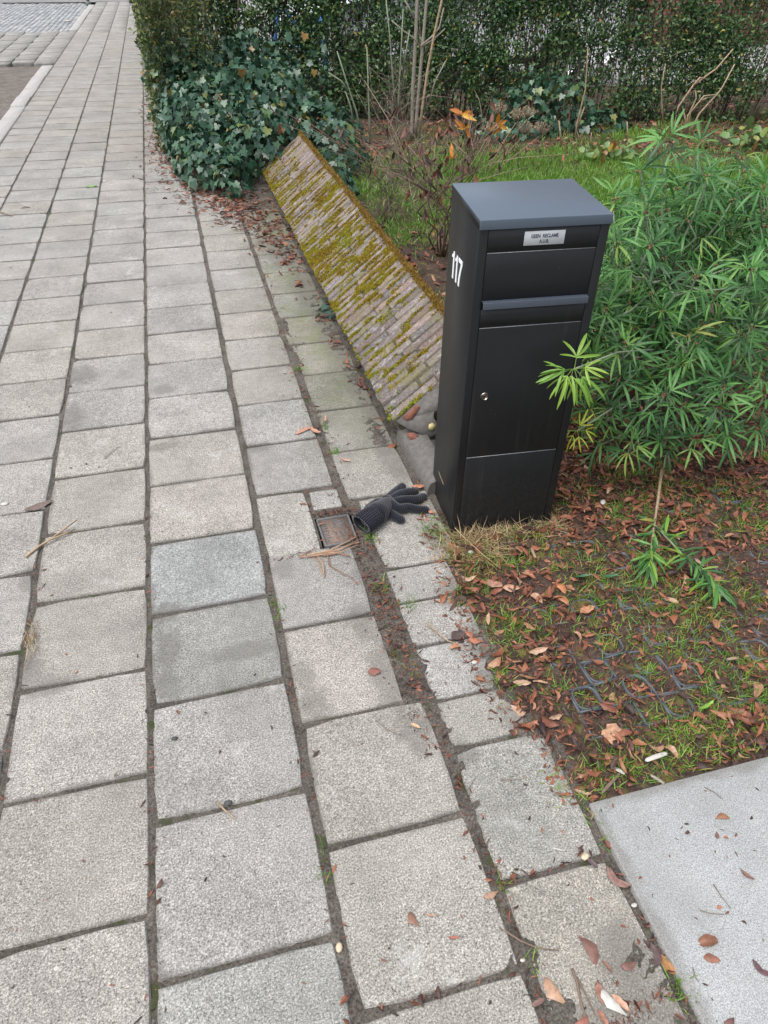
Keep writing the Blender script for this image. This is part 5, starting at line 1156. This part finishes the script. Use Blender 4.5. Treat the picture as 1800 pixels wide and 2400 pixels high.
# bits caught in the joints, mostly in the joint beside the wall
jx, jy = [], []
for (xa, ya, xb_, yb_, nn_) in ((.37, 1.0, .365, 4.4, 900), (.375, .85, .37, 1.7, 1100), (.385, .25, .395, .85, 180), (-.268, .2, -.27, 2.0, 170), (.07, .2, .07, 1.6, 170), (-.585, .6, -.585, 1.8, 90), (.64, .1, .645, .65, 130), (.25, 1.62, .25, 1.92, 60), (.26, 1.78, .38, 1.78, 90), (.08, 1.6, .36, 1.6, 60), (.40, .55, .63, .56, 60), (.08, .40, .39, .40, 50), (.40, .25, .62, .30, 190)):
    u = rl.rand(nn_); jx.append(xa+(xb_-xa)*u+rl.normal(0, .011 if nn_ < 800 else .022, nn_)); jy.append(ya+(yb_-ya)*u+rl.normal(0, .008, nn_))
jx, jy = np.concatenate(jx), np.concatenate(jy); m = len(jx); t = rl.uniform(0, 6.28, m)
Rm = frames(np.stack([np.cos(t), np.sin(t), rl.normal(0, .2, m)], -1), np.tile([0, 0, 1.], (m, 1))+rl.normal(0, .4, (m, 3)))*(.005+.019*rl.rand(m, 1, 1)**2.2)
V, F, T = bake(LALL, rl.choice([0, 3, 5, 6, 7, 5, 7], m), Rm, np.stack([jx, jy, np.where(rl.rand(m) < .6, .0035, -.002)], -1), np.clip(rl.normal(.33, .22, m), 0, 1))
o = obj('joint_debris', raw_mesh('joint_debris', V, F, M['litter'], True, T)); tag(o, 'small leaf and needle debris caught in the pavement joints', 'leaf litter', kind='stuff')
# dark specks and seeds scattered over tiles and slab
m = 700; x = np.concatenate([rl.uniform(-1.3, .62, 620), rl.uniform(.66, 1.2, 80)]); y = np.concatenate([.25+rl.rand(620)**1.6*6, rl.uniform(.15, .64, 80)]); t = rl.uniform(0, 6.28, m)
z = np.where(x > .65, SLZ+.0015, .0035); Rm = frames(np.stack([np.cos(t), np.sin(t), t*0], -1), np.tile([0, 0, 1.], (m, 1)))*rl.uniform(.003, .013, (m, 1, 1))
V, F, T = bake(LALL, rl.randint(0, 8, m), Rm, np.stack([x, y, z], -1), np.clip(rl.normal(.3, .25, m), 0, 1)); o = obj('paving_crumbs', raw_mesh('paving_crumbs', V, F, M['litter'], True, T)); tag(o, 'dark specks and seeds scattered over the paving', 'crumbs', kind='stuff')

# individual leaves, twigs, pebbles and scraps that can be picked out one by one
def leaf_thing(px, py, L, ang, kind, z, label, m='deadleaf', col=None, tilt=(0, 0), wide=1.0, cat='leaf'):
    p = at_z(px, py, z); v, f = LALL[kind]; o = obj('fallen_leaf', LME[kind] if col is None else raw_mesh('fallen_leaf', v, f, col, True)); o.location = (p[0], p[1], z+.003); o.rotation_euler = (tilt[0], tilt[1], math.radians(ang)-math.pi/2); o.scale = (L*wide, L, L)
    # turn about the middle of the leaf
    d = Vector((math.cos(math.radians(ang)), math.sin(math.radians(ang)), 0))*L*.5; o.location = Vector(o.location)-d
    return tag(o, label, cat)
def brown(c): return m_plain('dead_leaf_brown', c, .6, .3, 120)
S = SLZ
leaf_thing(1695, 1918, .036, 172, 0, S, 'rusty brown leaf with a stalk near the top right of the pale slab', col=brown((.24, .11, .06)), tilt=(.1, .2))
leaf_thing(1678, 1959, .016, 60, 1, S, 'tiny brown leaf fragment below the stalked leaf on the slab', col=brown((.15, .07, .05)))
leaf_thing(1750, 2052, .030, -60, 5, S, 'narrow pointed brown leaf alone on the right part of the slab', col=brown((.15, .075, .05)), wide=1.6)
leaf_thing(1686, 2128, .011, 0, 8, S, 'small squarish orange brown flake in the middle of the slab', col=brown((.26, .11, .06)))
leaf_thing(1659, 2207, .042, -8, 2, S, 'long curled brown leaf lying above another leaf on the slab', col=brown((.17, .075, .045)), tilt=(.05, .1))
leaf_thing(1668, 2249, .030, -25, 8, S, 'flat reddish brown leaf just below the long curled leaf', col=brown((.20, .085, .055)), wide=.75)
leaf_thing(1788, 2268, .038, -55, 1, S, 'dark purple brown leaf at the right end of the slab', col=brown((.085, .04, .045)))
leaf_thing(1708, 2392, .024, 10, 0, S, 'dark brown leaf low on the slab nearest the camera', col=brown((.11, .05, .045)), wide=1.3)
T_ = .004
leaf_thing(1377, 2226, .056, 100, 0, T_, 'long flat rotting reddish leaf on the last tile before the slab', col=brown((.14, .068, .052)))
leaf_thing(1473, 2259, .033, 0, 0, T_, 'oval reddish brown leaf right of the rotting leaf', col=brown((.135, .062, .05)))
leaf_thing(1421, 2268, .028, 110, 5, T_, 'small slim brown leaf between the rotting leaf and the oval leaf', col=brown((.17, .085, .06)), wide=1.5)
leaf_thing(1527, 2240, .040, 70, 1, T_, 'dark purplish wet leaf folded against the slab edge', col=brown((.075, .045, .045)), wide=1.2)
leaf_thing(1571, 2265, .044, -65, 0, .006, 'shiny orange brown leaf wedged upright in the gap beside the slab', col=brown((.27, .12, .04)), tilt=(0, .8))
leaf_thing(1303, 2320, .055, -68, 0, T_, 'pale tan leaf with a notched tip on the lowest dirty joint', col=brown((.33, .20, .13)))
leaf_thing(1262, 2350, .030, 10, 3, T_, 'dull brown leaf scrap at the corner of the lowest tile', col=brown((.15, .085, .07)))
leaf_thing(1450, 2055, .055, -60, 1, T_, 'torn brown leaf hanging into the gap beside the slab', col=brown((.18, .10, .08)))
leaf_thing(1389, 2025, .026, -60, 3, T_, 'dark leaf beside the pale pebble at the slab corner joint', col=brown((.09, .06, .06)), wide=1.3)
leaf_thing(1419, 2330, .045, -80, 1, T_, 'crumpled brown leaf under the white leaf at the lowest tile', col=brown((.20, .09, .06)))
leaf_thing(1437, 2345, .060, -62, 0, .008, 'bleached white leaf with a grey stripe on the lowest tile', m='shell', col=M['shell'], wide=.75)
leaf_thing(1455, 2352, .040, -60, 3, T_, 'light orange leaf piece touching the white leaf', col=brown((.42, .24, .16)))
leaf_thing(1414, 2390, .035, -80, 3, T_, 'orange brown leaf at the lower picture edge under the white leaf', col=brown((.24, .11, .07)))
leaf_thing(1362, 2393, .034, 20, 0, T_, 'reddish leaf at the lower picture edge beside the strips', col=brown((.22, .085, .06)), wide=1.3)
leaf_thing(971, 2153, .032, -70, 0, T_, 'oval brown leaf in the middle of the large tile', col=brown((.19, .10, .065)), wide=1.2)
leaf_thing(1010, 2146, .022, -25, 5, T_, 'tiny thin tan leaf beside the oval leaf on the large tile', col=brown((.32, .18, .12)))
leaf_thing(1064, 2198, .026, -12, 5, T_, 'slim rust leaf at the end of the straw wisps on the tile', col=brown((.26, .10, .07)), wide=1.3)
leaf_thing(1150, 2094, .033, 5, 0, T_, 'mottled tan leaf at the joint corner with a grass tuft', col=brown((.30, .18, .12)), wide=.9)
leaf_thing(900, 2249, .014, -40, 1, T_, 'tiny dark seed husk on the large tile', col=brown((.15, .07, .05)))
leaf_thing(877, 1576, .034, -10, 8, T_, 'broken reddish brown leaf with a bare middle on a tile', col=brown((.17, .065, .045)), tilt=(.05, .05))
leaf_thing(974, 1703, .028, -45, 3, T_, 'light tan curled leaf beside the white fluff', col=brown((.42, .27, .16)), tilt=(.1, .2))
leaf_thing(1067, 1517, .032, 0, 2, T_, 'tan curled leaf on the joint under the fallen twig', col=brown((.33, .16, .09)))
leaf_thing(1074, 1490, .045, 15, 9, T_, 'dark wet leaf beside the end of the fallen twig', col=brown((.06, .040, .035)))
leaf_thing(1097, 1488, .034, 120, 0, .007, 'upright orange brown leaf of the pair beside the dark wet leaf', col=brown((.26, .10, .06)), wide=1.2)
leaf_thing(1115, 1498, .042, -25, 0, .007, 'slanting orange brown leaf of the pair beside the dark wet leaf', col=brown((.27, .11, .065)), wide=1.2)
leaf_thing(1438, 1722, .060, 50, 9, .012, 'broad heart shaped tan leaf lying among the ground grid rings', col=brown((.36, .20, .12)))
leaf_thing(1198, 1379, .050, -15, 8, .010, 'pale lobed oak leaf on the grass in front of the mailbox', col=brown((.40, .23, .15)), wide=.8)
leaf_thing(1156, 1369, .055, -40, 9, .010, 'large pinkish brown leaf beside the oak leaf', col=brown((.30, .15, .11)), wide=.8)
leaf_thing(1310, 1376, .055, 110, 0, .012, 'long upright orange leaf of the bed, upper of two', col=brown((.33, .13, .055)))
leaf_thing(1316, 1406, .050, 125, 0, .012, 'long orange leaf just below the upright one in the bed', col=brown((.31, .13, .06)))
leaf_thing(1376, 1430, .050, 10, 9, .012, 'folded light orange leaf in the middle of the bed', col=brown((.36, .17, .09)), wide=.7)
leaf_thing(1605, 1355, .045, 60, 0, .012, 'smooth tan leaf standing beside the cut branch', col=brown((.34, .18, .11)))
leaf_thing(1654, 1656, .055, 15, 5, .012, 'long fresh green leaf lying on the ground grid', col=m_plain('green_leaf', (.16, .30, .04), .45, .2, 60), wide=.9)
leaf_thing(1365, 1355, .060, 175, 5, .015, 'dark green fingered leaf dropped in front of the shrub, left piece', col=m_plain('dark_green_leaf', (.03, .09, .035), .4, .2, 60), wide=1.1)
leaf_thing(1430, 1352, .060, -5, 5, .015, 'dark green fingered leaf dropped in front of the shrub, right piece', col=m_plain('dark_green_leaf', (.03, .09, .035), .4, .2, 60), wide=1.1)
leaf_thing(214, 437, .085, 20, 9, T_, 'single pale green leaf lying far up the pavement', col=m_plain('pale_green_leaf', (.15, .23, .09), .5, .2, 40))
leaf_thing(60, 487, .06, 0, 3, T_, 'small dark curled leaf on the far left paving', col=brown((.10, .06, .045)))
leaf_thing(712, 1009, .085, 25, 6, .006, 'left half of a split dry leaf on the paving joint', col=brown((.34, .19, .13)), wide=1.3)
leaf_thing(740, 1012, .065, -55, 5, .006, 'right half of a split dry leaf on the paving joint', col=brown((.33, .18, .12)), wide=1.6)
leaf_thing(760, 985, .055, 70, 5, .010, 'upright dry leaf in the grass tuft of the wall side joint', col=brown((.33, .19, .13)), wide=1.2)
leaf_thing(810, 1080, .045, -45, 5, .005, 'slim light brown leaf on the tile near the wall foot', col=brown((.36, .20, .14)), wide=1.2)
leaf_thing(983, 1137, .055, -12, 0, .008, 'orange brown leaf behind the glove fingers', col=brown((.33, .14, .08)), wide=.8)
leaf_thing(1012, 1198, .038, -50, 0, .010, 'orange brown leaf between glove and mailbox', col=brown((.32, .14, .09)), wide=.9)
leaf_thing(90, 1187, .09, 20, 9, T_, 'dark brown smeared leaf on the left paving', col=brown((.12, .085, .07)), wide=.5)
def twig_thing(pts, rad, label, m=M['palewood'], cat='twig', z=.006, name='twig'):
    P = [at_z(x, y, zz) for (x, y), zz in zip(pts, z if isinstance(z, (list, tuple)) else [z]*len(pts))]; b0 = np.array([P[0][0], P[0][1], 0]); o = empty(name, b0, label=label, cat=cat)
    a = Acc(); a.add(*tube(np.array(P)-b0, np.linspace(rad, rad*.55, len(P)), 6), .6); a.build('stick', m, o, True); return o
tg = twig_thing([(60, 1305), (90, 1281), (117, 1265), (150, 1252), (176, 1240)], .0042, 'forked brown twig lying across a joint on the left paving', z=[.006, .008, .012, .01, .008])
P = [at_z(117, 1265, .012), at_z(150, 1240, .012), at_z(181, 1218, .016)]; a = Acc(); a.add(*tube(np.array(P)-np.array(tg.location), [.003, .0028, .002], 6), .6); a.build('stick', M['palewood'], tg, True)
twig_thing([(1000, 1461), (1030, 1486), (1050, 1502), (1077, 1511)], .0024, 'straight tan twig pointing to the dark wet leaf', z=[.012, .008, .006, .006])
twig_thing([(880, 1688), (905, 1708), (925, 1718), (942, 1723)], .0012, 'thin dark curved twig on a tile beside the white fluff', M['bark'])
twig_thing([(1101, 1859), (1101, 1845), (1112, 1823)], .0010, 'short dark hooked twig at the top of a big tile', M['bark'])
twig_thing([(1172, 1826), (1200, 1826), (1224, 1828)], .0014, 'straight dark twig on the tile left of the bed', M['bark'])
twig_thing([(1182, 2180), (1220, 2205), (1260, 2222), (1310, 2228)], .0022, 'long reddish twig across the lowest joint', M['redtwig'])
twig_thing([(1652, 1845), (1675, 1857), (1694, 1873)], .0012, 'short dark twig at the upper part of the slab', M['bark'], z=S+.003)
twig_thing([(1640, 2133), (1665, 2141), (1698, 2143)], .0012, 'curved dark twig under the orange flake on the slab', M['bark'], z=S+.003)
twig_thing([(1672, 2072), (1690, 2100), (1714, 2130)], .0011, 'thin crooked twig in the middle of the slab', M['redtwig'], z=S+.003)
twig_thing([(1624, 2268), (1630, 2290), (1638, 2302)], .0011, 'tiny dark twig at the lower left of the slab', M['bark'], z=S+.003)
twig_thing([(1340, 2270), (1352, 2300), (1362, 2350), (1372, 2385)], .0030, 'split bark strip beside the rotting leaf', M['redtwig'])
twig_thing([(1352, 2290), (1372, 2330), (1395, 2380)], .0022, 'thin bark strip right of the split strip', M['redtwig'])
twig_thing([(510, 1880), (525, 1897), (553, 1920)], .0024, 'short forked pale twig on a joint of the lower paving')
twig_thing([(245, 1075), (262, 1058), (282, 1046)], .0015, 'fine grey twig lying on the middle paving', M['bark'])
twig_thing([(0, 497), (15, 502), (28, 506)], .006, 'dark twig at the far left side of the paving', M['bark'])
twig_thing([(1066, 1237), (1090, 1262), (1130, 1298), (1170, 1330)], .0016, 'long straw stalk leaning from the mailbox foot over the bed', M['straw'], z=[.05, .04, .03, .02])
twig_thing([(1064, 1208), (1052, 1170), (1028, 1105)], .0012, 'thin dry stalk standing up against the side of the mailbox', M['straw'], z=[.005, .06, .13])
nd = empty('needle_clump', (*at_z(76, 1504)[:2], 0), label='clump of brown needles stuck in a joint on the left', cat='needles')
a = Acc(); r = np.random.RandomState(4)
for i in range(40):
    p = np.array([r.normal(0, .008), r.normal(0, .035), .004+r.rand()*.006]); d = np.array([r.normal(0, .012), r.choice((-1, 1))*r.uniform(.02, .04), r.normal(0, .004)]); a.add(*tube([p, p+d*.5+[0, 0, .003], p+d], [.0009, .0008, .0005], 4), r.rand())
a.build('needles', M['straw'], nd)
sw = empty('straw_bundle', (*at_z(790, 1290)[:2], 0), label='splayed bundle of dry orange straw across the water cover edge', cat='straw')
so = np.array(sw.location); mo = m_leaf('orange_straw', [(0, (.20, .10, .06)), (.5, (.31, .18, .11)), (1, (.42, .29, .19))], .7, .1, .2)
for pts in ([(702, 1306), (740, 1300), (790, 1288), (845, 1262)], [(715, 1304), (760, 1299), (800, 1285), (840, 1268)], [(700, 1304), (728, 1290)], [(735, 1305), (748, 1325), (756, 1345)], [(745, 1303), (757, 1322), (760, 1352)], [(768, 1300), (772, 1325), (800, 1340), (828, 1355)], [(770, 1296), (800, 1292), (838, 1276)], [(760, 1302), (790, 1295), (820, 1303)], [(790, 1290), (820, 1276), (842, 1270)], [(720, 1300), (770, 1290), (835, 1258)]):
    P = [at_z(x, y, .006+rw.random()*.010)-so for x, y in pts]; a = Acc(); w0 = rw.uniform(.0012, .0028); V, F = tube(P, [w0, w0, w0*.9, w0*.6][:len(P)], 6); V[:, 2] = V[:, 2]*.9; a.add(V, F, rw.random()); a.build('straw', mo, sw, True)
def lump(px, py, r0, label, m, name='pebble', cat='pebble', flat=.6, asp=1.4, ang=0.0, z=0.0):
    p = at_z(px, py, z); rr2 = np.random.RandomState(int(px)); a = Acc(); n = 8; r0 = r0*.78; P = [(0, 0, -r0*.9), (0, 0, -r0*.5), (0, 0, 0.1*r0), (0, 0, r0*.7), (0, 0, r0)]
    V, F = tube(P, [r0*.4, r0*.85, r0, r0*.65, r0*.15], n); V = V*(1+rr2.normal(0, .05, V.shape)); V[:, 0] *= asp; V[:, 2] *= flat
    a.add(V, F, .5); o = a.build(name, m, None, True); o.location = (p[0], p[1], z+r0*flat*.7); o.rotation_euler = (0, 0, ang); return tag(o, label, cat)
lump(795, 2222, .0085, 'smooth cream pebble lying in the lower middle joint', M['pebble'], ang=1.3)
lump(1371, 2009, .0095, 'cream pebble at the joint near the slab corner', M['pebble'], ang=.3)
lump(409, 1732, .007, 'round dark pebble alone on a tile', M['stone'])
lump(535, 1883, .009, 'dark moss covered lump on the joint by the forked twig', M['stone'], flat=.4)
lump(12, 1182, .013, 'pale crumb of stone at the left of the paving', M['shell'], 'stone_crumb', 'stone', .4)
lump(1112, 1554, .008, 'small white angular stone at the soil edge', M['shell'], 'white_stone', 'stone', .7)
lump(1103, 1296, .011, 'white stone in the dead grass before the mailbox', M['shell'], 'white_stone', 'stone', .7)
lump(132, 2270, .006, 'tiny white square scrap on the lowest left tile', M['shell'], 'paper_scrap', 'scrap', .2, 1.2)
lump(1413, 1178, .012, 'white petal shaped scrap on the red leaves under the shrub', M['shell'], 'white_scrap', 'scrap', .4, 1.6, .9, .015)
lump(1225, 2251, .005, 'white seed at the corner joint of the lowest tile', M['shell'], 'white_seed', 'seed', .6)
lump(1486, 2122, .006, 'white crumb in the gap beside the slab', M['shell'], 'white_seed', 'seed', .5)
lump(1043, 1480, .004, 'tiny white chip on the small tile by the twig', M['shell'], 'white_chip', 'chip', .3)
lump(160, 50, .085, 'white scrap lying on the parking bay far up the street', M['shell'], 'white_scrap', 'scrap', .25, 1.5)
lump(245, 424, .016, 'white chip on the far middle paving', M['shell'], 'white_chip', 'chip', .3)
# white shell lying on the bed
def long_scrap(name, label, cat, px, py, L, W, ang, m, z=.02):
    p = at_z(px, py, z); V, F = tube([(-L/2, 0, 0), (-L*.42, 0, .001), (-L*.2, 0, .003), (L*.15, 0, .003), (L*.42, 0, .001), (L/2, 0, 0)], [W*.25, W*.8, W, W, W*.85, W*.3], 10); V[:, 2] *= .45
    V[:, 2] += .0007*np.sin(V[:, 0]*1400); a = Acc(); a.add(V, F); o = a.build(name, m, None, True); o.location = p; o.rotation_euler = (0, .03, math.radians(ang)); return tag(o, label, cat)
long_scrap('bleached_stick', 'white bleached stick lying near the slab edge of the bed', 'stick', 1538, 1774, .062, .0058, 6, M['shell'])
long_scrap('catkin', 'pale ribbed catkin standing in the dead grass before the mailbox', 'catkin', 1250, 1296, .046, .0045, 82, M['tan'])
long_scrap('catkin', 'pale ribbed catkin on the ground grid at the right', 'catkin', 1717, 1544, .032, .0045, -5, M['tan'])
long_scrap('grey_stick', 'grey bit of bark at the slab edge of the bed', 'stick', 1541, 1827, .034, .004, -55, M['greybark'], .008)
long_scrap('grey_stick', 'white papery sliver left of the grey bark bit', 'stick', 1450, 1806, .030, .0045, -48, M['shell'], .008)
long_scrap('brown_stick', 'brown curved bark stick on the yellow moss at the slab corner', 'stick', 1432, 1835, .075, .004, 28, M['redtwig'], .010)
long_scrap('white_sliver', 'short white straw sliver on the tile by the slab', 'sliver', 1309, 1991, .026, .0016, -28, M['shell'], .004)
# tuft of white fluff
fl = empty('white_fluff', (*at_z(960, 1674)[:2], .003), label='small tuft of white fluff on the dirty joint', cat='fluff')
a = Acc(); r = np.random.RandomState(9)
for i in range(70):
    d = r.normal(0, 1, 3)*[.008, .007, .004]; d[2] = abs(d[2]); e = d+r.normal(0, .004, 3); e[2] = abs(e[2]); a.add(*tube([d*.3, d, e], [.0007, .0007, .0004], 3), .5)
a.build('down', M['shell'], fl)
